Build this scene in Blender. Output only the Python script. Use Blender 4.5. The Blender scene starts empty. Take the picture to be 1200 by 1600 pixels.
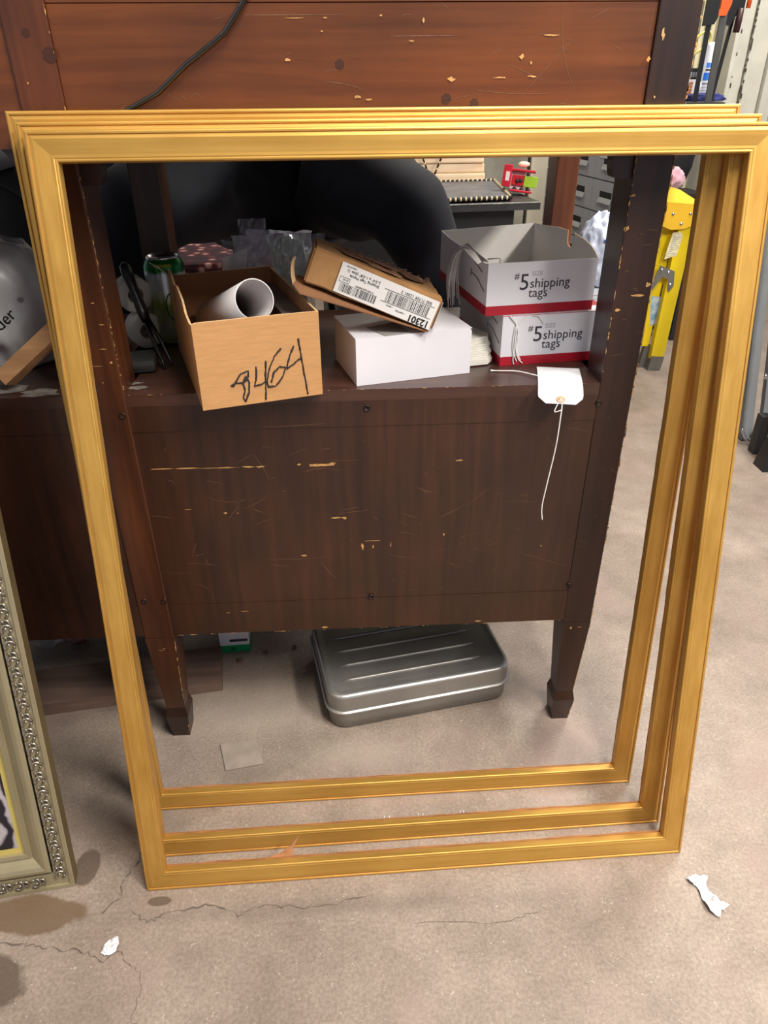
import bpy, bmesh, math, random
from mathutils import Vector, Matrix, noise
from mathutils.bvhtree import BVHTree
R = random.Random(7)
S = bpy.context.scene
COL = S.collection
pi = math.pi
V = Vector

# ------------------------------------------------------------ camera, world, lights, exposure
cam_d = bpy.data.cameras.new('camera'); cam = bpy.data.objects.new('camera', cam_d); COL.objects.link(cam)
cam_d.sensor_fit = 'AUTO'; cam_d.sensor_width = 36.0; cam_d.lens = 36.0 * 1121.8 / 1600
cam_d.clip_start = 0.02
rt = V((0.99861167, -0.05222859, -0.00684922)); dn = V((-0.03277373, -0.51424577, -0.85701643)); fw = V((0.04123858, 0.85605108, -0.51524356))
m3 = Matrix((rt, -dn, -fw)).transposed()
cam.matrix_world = Matrix.Translation((0, -1.0147, 1.12)) @ m3.to_4x4()
S.camera = cam
S.view_settings.view_transform = 'Standard'; S.view_settings.look = 'None'
S.view_settings.gamma = 1.0; S.view_settings.exposure = 0.0; S.view_settings.use_curve_mapping = False

wd = bpy.data.worlds.new('world'); S.world = wd; wd.use_nodes = True
wd.node_tree.nodes['Background'].inputs['Color'].default_value = (0.80, 0.86, 1.0, 1)
wd.node_tree.nodes['Background'].inputs['Strength'].default_value = 0.38

def area(name, loc, sx, sy, power, color=(1, .95, .88)):
    l = bpy.data.lights.new(name, 'AREA'); l.shape = 'RECTANGLE'; l.size = sx; l.size_y = sy; l.energy = power; l.color = color
    o = bpy.data.objects.new(name, l); COL.objects.link(o); o.location = loc
    return o
# fluorescent fixtures of the shop ceiling (lamps face straight down)
LAMPS = [((1.9, -1.6, 2.62), 0.30, 1.2, 112), ((0.5, -0.85, 2.62), 0.30, 1.2, 62), ((1.6, 1.55, 2.62), 0.3, 1.2, 58), ((-1.9, -1.2, 2.62), 0.30, 1.2, 12), ((0.6, 3.0, 2.62), 1.2, 0.3, 34)]
for i, (loc, sx, sy, pw) in enumerate(LAMPS):
    area('fluorescent_lamp', loc, sx, sy, pw)

# ------------------------------------------------------------ helpers
MATS = {}
def lin(c):
    return tuple(((x / 255) / 12.92 if x / 255 <= .04045 else ((x / 255 + .055) / 1.055) ** 2.4) for x in c)

def mat(name, col, rough=.6, metal=0.0, var=.12, scale=12, stretch=(1, 1, 1), bump=0.0, bscale=None, spec=.5, trans=0.0, alpha=1.0, emit=0.0, col2=None, rvar=0.0, detail=5, coat=0.0, sheen=0.0):
    if name in MATS: return MATS[name]
    m = bpy.data.materials.new(name); m.use_nodes = True; nt = m.node_tree; N = nt.nodes; L = nt.links
    b = N['Principled BSDF']
    c = lin(col)
    tc = N.new('ShaderNodeTexCoord'); mp = N.new('ShaderNodeMapping'); mp.inputs['Scale'].default_value = stretch
    L.new(tc.outputs['Object'], mp.inputs['Vector'])
    nz = N.new('ShaderNodeTexNoise'); nz.inputs['Scale'].default_value = scale; nz.inputs['Detail'].default_value = detail
    L.new(mp.outputs['Vector'], nz.inputs['Vector'])
    cr = N.new('ShaderNodeValToRGB')
    a = lin(col2) if col2 else tuple(max(0, x * (1 - var)) for x in c)
    d = c if col2 else tuple(min(1, x * (1 + var)) for x in c)
    cr.color_ramp.elements[0].position = .3; cr.color_ramp.elements[1].position = .7
    cr.color_ramp.elements[0].color = (*a, 1); cr.color_ramp.elements[1].color = (*d, 1)
    L.new(nz.outputs['Fac'], cr.inputs['Fac']); L.new(cr.outputs['Color'], b.inputs['Base Color'])
    b.inputs['Roughness'].default_value = rough; b.inputs['Metallic'].default_value = metal
    b.inputs['Specular IOR Level'].default_value = spec
    b.inputs['Transmission Weight'].default_value = trans; b.inputs['Alpha'].default_value = alpha
    b.inputs['Coat Weight'].default_value = coat; b.inputs['Sheen Weight'].default_value = sheen
    if rvar:
        mr = N.new('ShaderNodeMapRange'); mr.inputs['To Min'].default_value = rough - rvar; mr.inputs['To Max'].default_value = rough + rvar
        L.new(nz.outputs['Fac'], mr.inputs['Value']); L.new(mr.outputs['Result'], b.inputs['Roughness'])
    if bump:
        n2 = N.new('ShaderNodeTexNoise'); n2.inputs['Scale'].default_value = bscale or scale * 3; n2.inputs['Detail'].default_value = 4
        L.new(mp.outputs['Vector'], n2.inputs['Vector'])
        bp = N.new('ShaderNodeBump'); bp.inputs['Strength'].default_value = bump; bp.inputs['Distance'].default_value = .004
        L.new(n2.outputs['Fac'], bp.inputs['Height']); L.new(bp.outputs['Normal'], b.inputs['Normal'])
    if emit:
        b.inputs['Emission Color'].default_value = (*c, 1); b.inputs['Emission Strength'].default_value = emit
    MATS[name] = m
    return m

class MB:
    def __init__(s): s.v = []; s.f = []; s.m = []; s.sm = []
    def add(s, vs, fs, mi=0, smooth=False):
        o = len(s.v); s.v += [V(p) for p in vs]
        for f in fs: s.f.append([o + i for i in f]); s.m.append(mi); s.sm.append(smooth)
    def box(s, c, d, M=None, mi=0, bev=0.0):
        hx, hy, hz = d[0] / 2, d[1] / 2, d[2] / 2; c = V(c)
        if bev <= 0:
            vs = [V((x, y, z)) for x in (-hx, hx) for y in (-hy, hy) for z in (-hz, hz)]
            fs = [(0, 1, 3, 2), (4, 6, 7, 5), (0, 4, 5, 1), (2, 3, 7, 6), (0, 2, 6, 4), (1, 5, 7, 3)]
        else:
            b = min(bev, hx * .9, hy * .9, hz * .9); bm = bmesh.new(); bmesh.ops.create_cube(bm, size=1)
            for v in bm.verts: v.co = V((v.co.x * d[0], v.co.y * d[1], v.co.z * d[2]))
            bmesh.ops.bevel(bm, geom=bm.edges[:], offset=b, segments=2, affect='EDGES', profile=.6)
            bm.verts.index_update(); vs = [v.co.copy() for v in bm.verts]; fs = [tuple(v.index for v in f.verts) for f in bm.faces]; bm.free()
        if M: vs = [M @ p for p in vs]
        s.add([p + c for p in vs], fs, mi)
    def b2(s, lo, hi, mi=0, bev=0.0):
        s.box([(a + b) / 2 for a, b in zip(lo, hi)], [abs(b - a) for a, b in zip(lo, hi)], None, mi, bev)
    def prism(s, poly, dvec, mi=0):          # poly: 3D points, extruded along dvec
        n = len(poly); d = V(dvec); P = [V(p) for p in poly]
        s.add(P + [p + d for p in P], [tuple(range(n))[::-1], tuple(range(n, 2 * n))] + [(i, (i + 1) % n, n + (i + 1) % n, n + i) for i in range(n)], mi)
    def hexa(s, A, B, mi=0):                 # two quads joined
        s.add(list(A) + list(B), [(3, 2, 1, 0), (4, 5, 6, 7)] + [(i, (i + 1) % 4, 4 + (i + 1) % 4, 4 + i) for i in range(4)], mi)
    def tube(s, path, r, seg=8, mi=0, caps=True, smooth=True, flat=1.0):
        P = [V(p) for p in path]; n = len(P); rs = r if isinstance(r, (list, tuple)) else [r] * n
        up = None; rings = []
        for i, p in enumerate(P):
            t = (P[min(i + 1, n - 1)] - P[max(i - 1, 0)]).normalized()
            if up is None: up = V((0, 0, 1)) if abs(t.z) < .9 else V((1, 0, 0))
            a = t.cross(up)
            if a.length < 1e-5: a = t.cross(V((0, 1, .1)))
            a.normalize(); b = a.cross(t).normalized(); up = b
            rings.append([p + (a * math.cos(2 * pi * k / seg) + b * math.sin(2 * pi * k / seg) * flat) * rs[i] for k in range(seg)])
        vs = [q for rg in rings for q in rg]; fs = []
        for i in range(n - 1):
            for k in range(seg):
                fs.append((i * seg + k, i * seg + (k + 1) % seg, (i + 1) * seg + (k + 1) % seg, (i + 1) * seg + k))
        s.add(vs, fs, mi, smooth)
        if caps:
            o = len(s.v) - len(vs)
            s.f.append([o + k for k in range(seg)][::-1]); s.m.append(mi); s.sm.append(False)
            s.f.append([o + (n - 1) * seg + k for k in range(seg)]); s.m.append(mi); s.sm.append(False)
    def lathe(s, prof, c, seg=32, mi=0, M=None, smooth=True):  # prof: (r,z)
        vs = []; fs = []; n = len(prof); c = V(c)
        for r, z in prof:
            for k in range(seg):
                p = V((r * math.cos(2 * pi * k / seg), r * math.sin(2 * pi * k / seg), z))
                vs.append((M @ p if M else p) + c)
        for i in range(n - 1):
            for k in range(seg): fs.append((i * seg + k, i * seg + (k + 1) % seg, (i + 1) * seg + (k + 1) % seg, (i + 1) * seg + k))
        s.add(vs, fs, mi, smooth)
    def grid(s, fn, nu, nv, mi=0, smooth=True):
        s.add([fn(i / nu, j / nv) for j in range(nv + 1) for i in range(nu + 1)],
              [(j * (nu + 1) + i, j * (nu + 1) + i + 1, (j + 1) * (nu + 1) + i + 1, (j + 1) * (nu + 1) + i) for j in range(nv) for i in range(nu)], mi, smooth)
    def build(s, name, mats, parent=None, **kw):
        me = bpy.data.meshes.new(name)
        w = V((0, 0, 0)); q = parent
        while q is not None: w += q.location; q = q.parent
        loc = V(kw.get('loc', (0, 0, 0))) if parent is None else V((0, 0, 0))
        me.from_pydata([p - w - loc for p in s.v], [], s.f)
        if not isinstance(mats, (list, tuple)): mats = [mats]
        for m in mats: me.materials.append(m)
        me.polygons.foreach_set('material_index', s.m); me.polygons.foreach_set('use_smooth', s.sm)
        bm = bmesh.new(); bm.from_mesh(me); bmesh.ops.recalc_face_normals(bm, faces=bm.faces); bm.to_mesh(me); bm.free()
        me.update()
        o = bpy.data.objects.new(name, me); COL.objects.link(o); o.parent = parent; o.location = loc
        for k in ('label', 'category', 'group', 'kind'):
            if k in kw: o[k] = kw[k]
        return o

def thing(name, label, cat, loc=(0, 0, 0), group=None):
    o = bpy.data.objects.new(name, None); COL.objects.link(o); o.location = loc; o.empty_display_size = .05
    o['label'] = label; o['category'] = cat
    if group: o['group'] = group
    return o
def struct(o):
    o['kind'] = 'structure'; return o
def rz(a): return Matrix.Rotation(a, 3, 'Z')
def lerp(a, b, t): return V(a) * (1 - t) + V(b) * t

def text(body, size, origin, xd, yd, m, parent, name='lettering', align='LEFT', ext=.00015, bold=0.0, spacing=1.0, surf=None):
    cu = bpy.data.curves.new(name, 'FONT'); cu.body = body; cu.size = size; cu.align_x = align; cu.extrude = ext; cu.offset = bold; cu.space_character = spacing; cu.resolution_u = 3
    ob = bpy.data.objects.new(name, cu); me = bpy.data.meshes.new_from_object(ob); bpy.data.objects.remove(ob)
    xd = V(xd).normalized(); yd = V(yd).normalized(); zd = xd.cross(yd).normalized(); O = V(origin)
    mb = MB(); vs = [O + xd * v.co.x + yd * v.co.y + zd * (v.co.z + ext + .0001) for v in me.vertices]
    if surf:
        out = []
        for p in vs:
            h = surf.ray_cast(p + zd * .2, -zd)
            out.append((h[0] + zd * .0012) if h[0] else p)
        vs = out
    mb.add(vs, [tuple(p.vertices) for p in me.polygons]); bpy.data.meshes.remove(me)
    return mb.build(name, m, parent)

def blob(c, size, seed, amp=.25, freq=2.0, sub=4, flatz=None, ridge=True):
    bm = bmesh.new(); bmesh.ops.create_icosphere(bm, subdivisions=sub, radius=1)
    off = V((seed * 3.1, seed * 1.7, seed * 5.3)); vs = []
    for v in bm.verts:
        p = v.co.normalized(); k = 0
        n1 = noise.noise(p * freq + off); n2 = noise.noise(p * freq * 2.3 + off * 2); n3 = noise.noise(p * freq * 5 + off)
        k = (1 - 2 * abs(n1)) * .6 + (1 - 2 * abs(n2)) * .35 + n3 * .15 if ridge else n1 + .5 * n2
        q = p * (1 + amp * (k - .4))
        q = V((q.x * size[0], q.y * size[1], q.z * size[2]))
        if flatz is not None and q.z + c[2] < flatz: q.z = flatz - c[2]
        vs.append(q + V(c))
    bm.verts.index_update(); fs = [tuple(v.index for v in f.verts) for f in bm.faces]; bm.free()
    mb = MB(); mb.add(vs, fs, 0, True)
    return mb
def bvh(mb): return BVHTree.FromPolygons(mb.v, mb.f)

def skin(name, nodes, edges, m, parent, root=0, sub=2, post=None):
    me = bpy.data.meshes.new(name); me.from_pydata([n[0] for n in nodes], edges, [])
    ob = bpy.data.objects.new(name, me); COL.objects.link(ob)
    md = ob.modifiers.new('s', 'SKIN'); md.use_smooth_shade = True
    for i, n in enumerate(nodes):
        sv = me.skin_vertices[0].data[i]; r = n[1]; sv.radius = r if isinstance(r, tuple) else (r, r); sv.use_root = (i == root)
    ob.modifiers.new('u', 'SUBSURF').levels = sub
    dg = bpy.context.evaluated_depsgraph_get(); e = ob.evaluated_get(dg); m2 = bpy.data.meshes.new_from_object(e)
    vs = [v.co.copy() for v in m2.vertices]; ns = [v.normal.copy() for v in m2.vertices]; fs = [tuple(p.vertices) for p in m2.polygons]
    if post: vs = [post(v, n) for v, n in zip(vs, ns)]
    bpy.data.objects.remove(ob); bpy.data.meshes.remove(m2)
    mb = MB(); mb.add(vs, fs, 0, True)
    return mb.build(name, m, parent)

# ------------------------------------------------------------ special materials
def concrete():
    m = bpy.data.materials.new('concrete'); m.use_nodes = True; nt = m.node_tree; N = nt.nodes; L = nt.links; b = N['Principled BSDF']
    tc = N.new('ShaderNodeTexCoord')
    def nz(scale, detail=6, rough=.6):
        n = N.new('ShaderNodeTexNoise'); n.inputs['Scale'].default_value = scale; n.inputs['Detail'].default_value = detail; n.inputs['Roughness'].default_value = rough
        L.new(tc.outputs['Object'], n.inputs['Vector']); return n
    def ramp(src, p0, c0, p1, c1):
        r = N.new('ShaderNodeValToRGB'); e = r.color_ramp.elements; e[0].position = p0; e[1].position = p1; e[0].color = (*c0, 1); e[1].color = (*c1, 1)
        L.new(src, r.inputs['Fac']); return r.outputs['Color']
    def mix(f, a, c, bl='MIX'):
        x = N.new('ShaderNodeMix'); x.data_type = 'RGBA'; x.blend_type = bl
        if isinstance(f, float): x.inputs['Factor'].default_value = f
        else: L.new(f, x.inputs['Factor'])
        for s_, i in ((a, 6), (c, 7)):
            if isinstance(s_, tuple): x.inputs[i].default_value = (*s_, 1)
            else: L.new(s_, x.inputs[i])
        return x.outputs[2]
    big = ramp(nz(2.2).outputs['Fac'], .35, lin((143, 129, 117)), .65, lin((162, 147, 135)))
    mid = ramp(nz(11, 8, .7).outputs['Fac'], .36, (.80, .785, .77), .66, (1.08, 1.08, 1.08))
    c = mix(1.0, big, mid, 'MULTIPLY')
    fine = ramp(nz(190, 4, .7).outputs['Fac'], .38, (.78, .77, .76), .62, (1.10, 1.10, 1.10))
    c = mix(1.0, c, fine, 'MULTIPLY')
    # greenish / pinkish old paint patches
    pk = ramp(nz(3.7, 4).outputs['Fac'], .52, (0, 0, 0), .66, (.5, .5, .5)); c = mix(pk, c, lin((156, 134, 126)))
    # pale aggregate specks
    vo = N.new('ShaderNodeTexVoronoi'); vo.inputs['Scale'].default_value = 210; L.new(tc.outputs['Object'], vo.inputs['Vector'])
    sp = ramp(vo.outputs['Distance'], .14, (1, 1, 1), .26, (0, 0, 0))
    gate = ramp(nz(60, 2).outputs['Fac'], .55, (0, 0, 0), .66, (.6, .6, .6))
    g2 = mix(1.0, sp, gate, 'MULTIPLY'); c = mix(g2, c, lin((225, 216, 200)))
    # dark oily stains that keep their place on the slab
    def stain(x, y, rx, ry, col, amt, dist=.5, soft=0.0):
        nonlocal c
        mp = N.new('ShaderNodeMapping'); mp.vector_type = 'TEXTURE'; mp.inputs['Location'].default_value = (x, y, 0); mp.inputs['Scale'].default_value = (rx, ry, 1)
        L.new(tc.outputs['Object'], mp.inputs['Vector'])
        ln = N.new('ShaderNodeVectorMath'); ln.operation = 'LENGTH'; L.new(mp.outputs['Vector'], ln.inputs[0])
        ad = N.new('ShaderNodeMath'); ad.operation = 'MULTIPLY_ADD'; L.new(nz(18, 5).outputs['Fac'], ad.inputs[0]); ad.inputs[1].default_value = dist * 2; L.new(ln.outputs['Value'], ad.inputs[2])
        hv = N.new('ShaderNodeMath'); hv.operation = 'MULTIPLY'; hv.inputs[1].default_value = .4; L.new(ad.outputs[0], hv.inputs[0])
        f = ramp(hv.outputs[0], .4 * (.9 - soft + dist), (amt,) * 3, .4 * (1.05 + soft + dist), (0, 0, 0)); c = mix(f, c, col)
    brn = lin((106, 84, 62)); gry = lin((112, 100, 90)); pale = lin((176, 168, 152)); oil = lin((84, 70, 58))
    stain(-.53, -.345, .09, .032, brn, .85); stain(-.465, -.27, .022, .035, oil, .8); stain(-.56, -.445, .06, .04, oil, .8)
    stain(-.40, -.17, .09, .05, gry, .6, .8, .4); stain(-.33, -.335, .02, .008, oil, .8, .3)
    stain(-.22, .07, .13, .07, pale, .35, .9, .5); stain(.0, -.06, .1, .03, pale, .3, .9, .5); stain(-.1, -.36, .35, .012, gry, .4, .6, .5); stain(.1, -.22, .3, .01, pale, .4, .9, .5)
    stain(.32, .10, .12, .05, lin((100, 86, 80)), .4, .8, .5); stain(-.22, -.09, .05, .03, gry, .4, .7, .4)
    L.new(c, b.inputs['Base Color'])
    rr = N.new('ShaderNodeMapRange'); L.new(nz(9).outputs['Fac'], rr.inputs['Value']); rr.inputs['To Min'].default_value = .30; rr.inputs['To Max'].default_value = .62
    L.new(rr.outputs['Result'], b.inputs['Roughness']); b.inputs['Specular IOR Level'].default_value = .45
    bp = N.new('ShaderNodeBump'); bp.inputs['Strength'].default_value = .25; bp.inputs['Distance'].default_value = .003
    L.new(nz(60, 8).outputs['Fac'], bp.inputs['Height']); L.new(bp.outputs['Normal'], b.inputs['Normal'])
    return m

def wood(name, c_dark, c_light, vertical=True, rough=.38, blotch=.5, coat=.25):
    m = bpy.data.materials.new(name); m.use_nodes = True; nt = m.node_tree; N = nt.nodes; L = nt.links; b = N['Principled BSDF']
    tc = N.new('ShaderNodeTexCoord'); mp = N.new('ShaderNodeMapping'); mp.inputs['Scale'].default_value = (30, 30, 1.6) if vertical else (1.6, 30, 30)
    L.new(tc.outputs['Object'], mp.inputs['Vector'])
    n1 = N.new('ShaderNodeTexNoise'); n1.inputs['Scale'].default_value = 1.8; n1.inputs['Detail'].default_value = 8; n1.inputs['Distortion'].default_value = .6; L.new(mp.outputs['Vector'], n1.inputs['Vector'])
    n2 = N.new('ShaderNodeTexNoise'); n2.inputs['Scale'].default_value = 5; n2.inputs['Detail'].default_value = 4; L.new(tc.outputs['Object'], n2.inputs['Vector'])
    cr = N.new('ShaderNodeValToRGB'); e = cr.color_ramp.elements; e[0].position = .3; e[1].position = .72; e[0].color = (*lin(c_dark), 1); e[1].color = (*lin(c_light), 1); L.new(n1.outputs['Fac'], cr.inputs['Fac'])
    c2 = N.new('ShaderNodeValToRGB'); e = c2.color_ramp.elements; e[0].position = .32; e[1].position = .68; e[0].color = (1 - blotch, 1 - blotch, 1 - blotch, 1); e[1].color = (1.2, 1.15, 1.1, 1); L.new(n2.outputs['Fac'], c2.inputs['Fac'])
    x = N.new('ShaderNodeMix'); x.data_type = 'RGBA'; x.blend_type = 'MULTIPLY'; x.inputs['Factor'].default_value = 1; L.new(cr.outputs['Color'], x.inputs[6]); L.new(c2.outputs['Color'], x.inputs[7])
    L.new(x.outputs[2], b.inputs['Base Color']); b.inputs['Roughness'].default_value = rough; b.inputs['Coat Weight'].default_value = coat; b.inputs['Coat Roughness'].default_value = .3
    bp = N.new('ShaderNodeBump'); bp.inputs['Strength'].default_value = .12; bp.inputs['Distance'].default_value = .002; L.new(n1.outputs['Fac'], bp.inputs['Height']); L.new(bp.outputs['Normal'], b.inputs['Normal'])
    return m

def gold(name, along):
    m = bpy.data.materials.new(name); m.use_nodes = True; nt = m.node_tree; N = nt.nodes; L = nt.links; b = N['Principled BSDF']
    tc = N.new('ShaderNodeTexCoord'); mp = N.new('ShaderNodeMapping'); mp.inputs['Scale'].default_value = (2.2, 40, 60) if along == 'x' else (60, 40, 2.2)
    L.new(tc.outputs['Object'], mp.inputs['Vector'])
    n1 = N.new('ShaderNodeTexNoise'); n1.inputs['Scale'].default_value = 2.0; n1.inputs['Detail'].default_value = 6; L.new(mp.outputs['Vector'], n1.inputs['Vector'])
    n2 = N.new('ShaderNodeTexNoise'); n2.inputs['Scale'].default_value = 7; n2.inputs['Detail'].default_value = 6; L.new(tc.outputs['Object'], n2.inputs['Vector'])
    cr = N.new('ShaderNodeValToRGB'); e = cr.color_ramp.elements; e[0].position = .28; e[1].position = .72
    e[0].color = (*lin((186, 138, 60)), 1); e[1].color = (*lin((222, 176, 92)), 1)
    ad = N.new('ShaderNodeMath'); ad.operation = 'ADD'; L.new(n1.outputs['Fac'], ad.inputs[0]); L.new(n2.outputs['Fac'], ad.inputs[1])
    hf = N.new('ShaderNodeMath'); hf.operation = 'MULTIPLY'; hf.inputs[1].default_value = .5; L.new(ad.outputs[0], hf.inputs[0])
    L.new(hf.outputs[0], cr.inputs['Fac']); L.new(cr.outputs['Color'], b.inputs['Base Color'])
    b.inputs['Metallic'].default_value = .6; b.inputs['Roughness'].default_value = .42
    mr = N.new('ShaderNodeMapRange'); mr.inputs['To Min'].default_value = .34; mr.inputs['To Max'].default_value = .52; L.new(n2.outputs['Fac'], mr.inputs['Value']); L.new(mr.outputs['Result'], b.inputs['Roughness'])
    bp = N.new('ShaderNodeBump'); bp.inputs['Strength'].default_value = .06; bp.inputs['Distance'].default_value = .001; L.new(n1.outputs['Fac'], bp.inputs['Height']); L.new(bp.outputs['Normal'], b.inputs['Normal'])
    return m

W_PANEL = wood('wood_lower_panel', (46, 24, 15), (68, 38, 23), True, .42, .35)
W_DARK = wood('wood_dark_stile', (34, 18, 13), (54, 30, 20), True, .42, .4)
W_UP = wood('wood_upper_panel', (84, 44, 19), (112, 62, 27), False, .36, .3)
W_UPV = wood('wood_upper_stile', (70, 36, 19), (98, 52, 26), True, .38, .35)
W_SHELF = wood('wood_shelf', (58, 36, 30), (84, 56, 46), False, .35, .4)
W_POST = wood('wood_rear_post', (96, 50, 24), (132, 72, 36), True, .45, .3)
W_LEG = wood('wood_leg', (56, 29, 15), (86, 46, 23), True, .42, .4)
CHIP = mat('bare_wood_chip', (186, 142, 86), .8, var=.3, scale=120)
SCR = mat('pale_scratch', (122, 88, 64), .8, var=.3, scale=200)
SCREW = mat('dark_screw', (58, 50, 46), .4, .8)
G_X = gold('gold_leaf_rail', 'x'); G_Z = gold('gold_leaf_stile', 'z')
RAW = mat('raw_frame_wood', (168, 112, 62), .8, var=.35, scale=30, stretch=(1, 10, 10), bump=.5)
WHITE_CARD = mat('white_card', (226, 224, 230), .45, var=.02, scale=20)
CARD_IN = mat('box_inside_card', (228, 223, 218), .8, var=.04)
RED = mat('red_print', (172, 22, 42), .4, var=.05)
INK = mat('grey_black_print', (52, 50, 58), .6)
INK2 = mat('pale_grey_print', (176, 174, 180), .6)
BLACKINK = mat('black_print', (22, 20, 20), .7)
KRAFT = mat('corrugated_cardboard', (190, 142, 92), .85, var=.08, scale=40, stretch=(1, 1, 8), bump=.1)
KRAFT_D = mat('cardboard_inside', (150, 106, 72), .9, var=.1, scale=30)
KRAFT_E = mat('cardboard_edge', (214, 178, 130), .9, var=.25, scale=300)
STRING = mat('white_string', (232, 230, 226), .8)
PAPER = mat('white_paper', (222, 222, 225), .7, var=.03)
BLACKPL = mat('black_plastic', (24, 24, 26), .35)
STEEL = mat('brushed_steel_case', (156, 153, 148), .42, .7, var=.15, scale=9, rvar=.1)
NAVY = mat('navy_trouser_cloth', (20, 23, 36), .8, var=.15, scale=30, sheen=.06, bump=.06, bscale=600)

# ------------------------------------------------------------ room shell
mb = MB(); mb.b2((-3.4, -3.0, -.06), (3.4, 4.2, 0)); floor = struct(mb.build('floor', concrete()))
CRK = mat('floor_crack', (104, 90, 80), .9, var=.3, scale=60)
def crack(pts, w, seed):
    r = random.Random(seed); P = []
    for a, b in zip(pts[:-1], pts[1:]):
        for i in range(7):
            t = i / 7; P.append((a[0] + (b[0] - a[0]) * t + r.uniform(-.0035, .0035), a[1] + (b[1] - a[1]) * t + r.uniform(-.0035, .0035)))
    P.append(pts[-1]); A = []; B = []
    for i, p in enumerate(P):
        q = P[min(i + 1, len(P) - 1)]; o = P[max(i - 1, 0)]; d = V((q[0] - o[0], q[1] - o[1])); d = d.normalized() if d.length > 0 else V((1, 0))
        ww = .8 * w * r.uniform(.1, 1.3) * (.3 if i in (0, len(P) - 1) else 1); A.append((p[0] - d.y * ww, p[1] + d.x * ww, .0006)); B.append((p[0] + d.y * ww, p[1] - d.x * ww, .0006))
    n = len(P); mb = MB(); mb.add(A + B, [(i, i + 1, n + i + 1, n + i) for i in range(n - 1)]); mb.build('crack', CRK, floor)
crack([(-.37, -.35), (-.34, -.368), (-.316, -.353), (-.25, -.345), (-.2, -.365), (-.17, -.35), (-.09, -.36), (0, -.345)], .0016, 1)
crack([(-.522, -.39), (-.48, -.40), (-.43, -.405), (-.40, -.425), (-.375, -.41), (-.35, -.435)], .0014, 2)
crack([(-.372, -.235), (-.385, -.27), (-.40, -.30), (-.395, -.325), (-.42, -.35)], .0016, 3)
crack([(-.345, -.43), (-.33, -.46), (-.335, -.50), (-.31, -.54)], .0008, 4)
crack([(-.6, -.385), (-.52, -.39)], .002, 5)
crack([(.05, -.39), (.2, -.40), (.27, -.385)], .0006, 6)

WALLC = mat('painted_wall', (176, 172, 160), .8, var=.06, scale=3, bump=.1)
mb = MB(); mb.b2((-3.4, 3.6, 0), (3.4, 3.7, 2.7)); struct(mb.build('wall_back', WALLC))
mb = MB(); mb.b2((-3.4, -3.1, 2.7), (3.4, 4.2, 2.76)); struct(mb.build('ceiling', mat('ceiling_white', (216, 212, 204), .9)))
FIXM = mat('lamp_housing', (220, 220, 216), .5); GLOW = mat('lamp_diffuser', (255, 246, 232), .5, emit=4.0)
for i, (loc, sx, sy, pw) in enumerate(LAMPS):
    t = thing('ceiling_light', ['white fluorescent ceiling light at the right front', 'white fluorescent ceiling light over the gold frames', 'white fluorescent ceiling light over the yellow ladder', 'white fluorescent ceiling light at the left front', 'white fluorescent ceiling light near the back wall'][i], 'ceiling light', (loc[0], loc[1], 2.7))
    mb = MB(); mb.b2((loc[0] - sx / 2 - .03, loc[1] - sy / 2 - .03, 2.645), (loc[0] + sx / 2 + .03, loc[1] + sy / 2 + .03, 2.7)); mb.build('housing', FIXM, t)
    mb = MB(); mb.b2((loc[0] - sx / 2, loc[1] - sy / 2, 2.632), (loc[0] + sx / 2, loc[1] + sy / 2, 2.645)); mb.build('diffuser', GLOW, t)

# painted concrete pier and white panel behind the black table
PIER = mat('grey_plaster', (150, 146, 134), .85, var=.2, scale=9, bump=.2)
mb = MB(); mb.b2((.55, 2.95, 0), (.93, 3.6, 2.7)); struct(mb.build('trim_1', PIER))
mb = MB(); mb.b2((.945, 2.93, 0), (1.12, 3.6, 2.7)); struct(mb.build('trim_2', mat('old_white_paint', (206, 198, 178), .6, var=.08, scale=6)))
# chipped white door casing at right
CAS = mat('chipped_white_paint', (190, 188, 176), .5, var=.1, scale=10)
cas = thing('trim_3', 'x', 'x', (1.8, 2.6, 0)); del cas['category']; del cas['label']; struct(cas)
for k, (x0, x1, y0, nm) in enumerate([(1.685, 1.705, 2.56, 'bead'), (1.707, 1.765, 2.59, 'board'), (1.768, 1.85, 2.575, 'board'), (1.853, 1.885, 2.55, 'bead'), (1.888, 1.93, 2.60, 'board')]):
    mb = MB(); mb.b2((x0, y0, 0), (x1, 2.7, 2.7), 0, .004); mb.build(nm, CAS, cas)
mb = MB(); r = random.Random(3)
for z in [i * .02 + .9 for i in range(36)]:
    if r.random() < .75:
        x = 1.7665 + r.uniform(-.004, .004); mb.b2((x - r.uniform(.001, .005), 2.570, z), (x + r.uniform(.001, .005), 2.5755, z + r.uniform(.006, .022)))
    if r.random() < .4: mb.b2((1.704, 2.5555, z), (1.7045 + r.uniform(.001, .004), 2.5605, z + r.uniform(.004, .02)))
o = mb.build('paint_chips', mat('paint_chip_dark', (70, 60, 54), .9), cas); o['kind'] = 'stuff'
mb = MB(); mb.b2((1.32, 2.75, 0), (1.684, 2.8, 2.7)); struct(mb.build('wall_right', mat('olive_cream_wall', (150, 142, 112), .8, var=.05)))
mb = MB()
for x in (1.44, 1.50, 1.60, 1.65): mb.b2((x, 2.735, 0), (x + .018, 2.75, 2.7), 0, .003)
struct(mb.build('trim_4', mat('cream_trim', (196, 190, 160), .6)))

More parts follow.
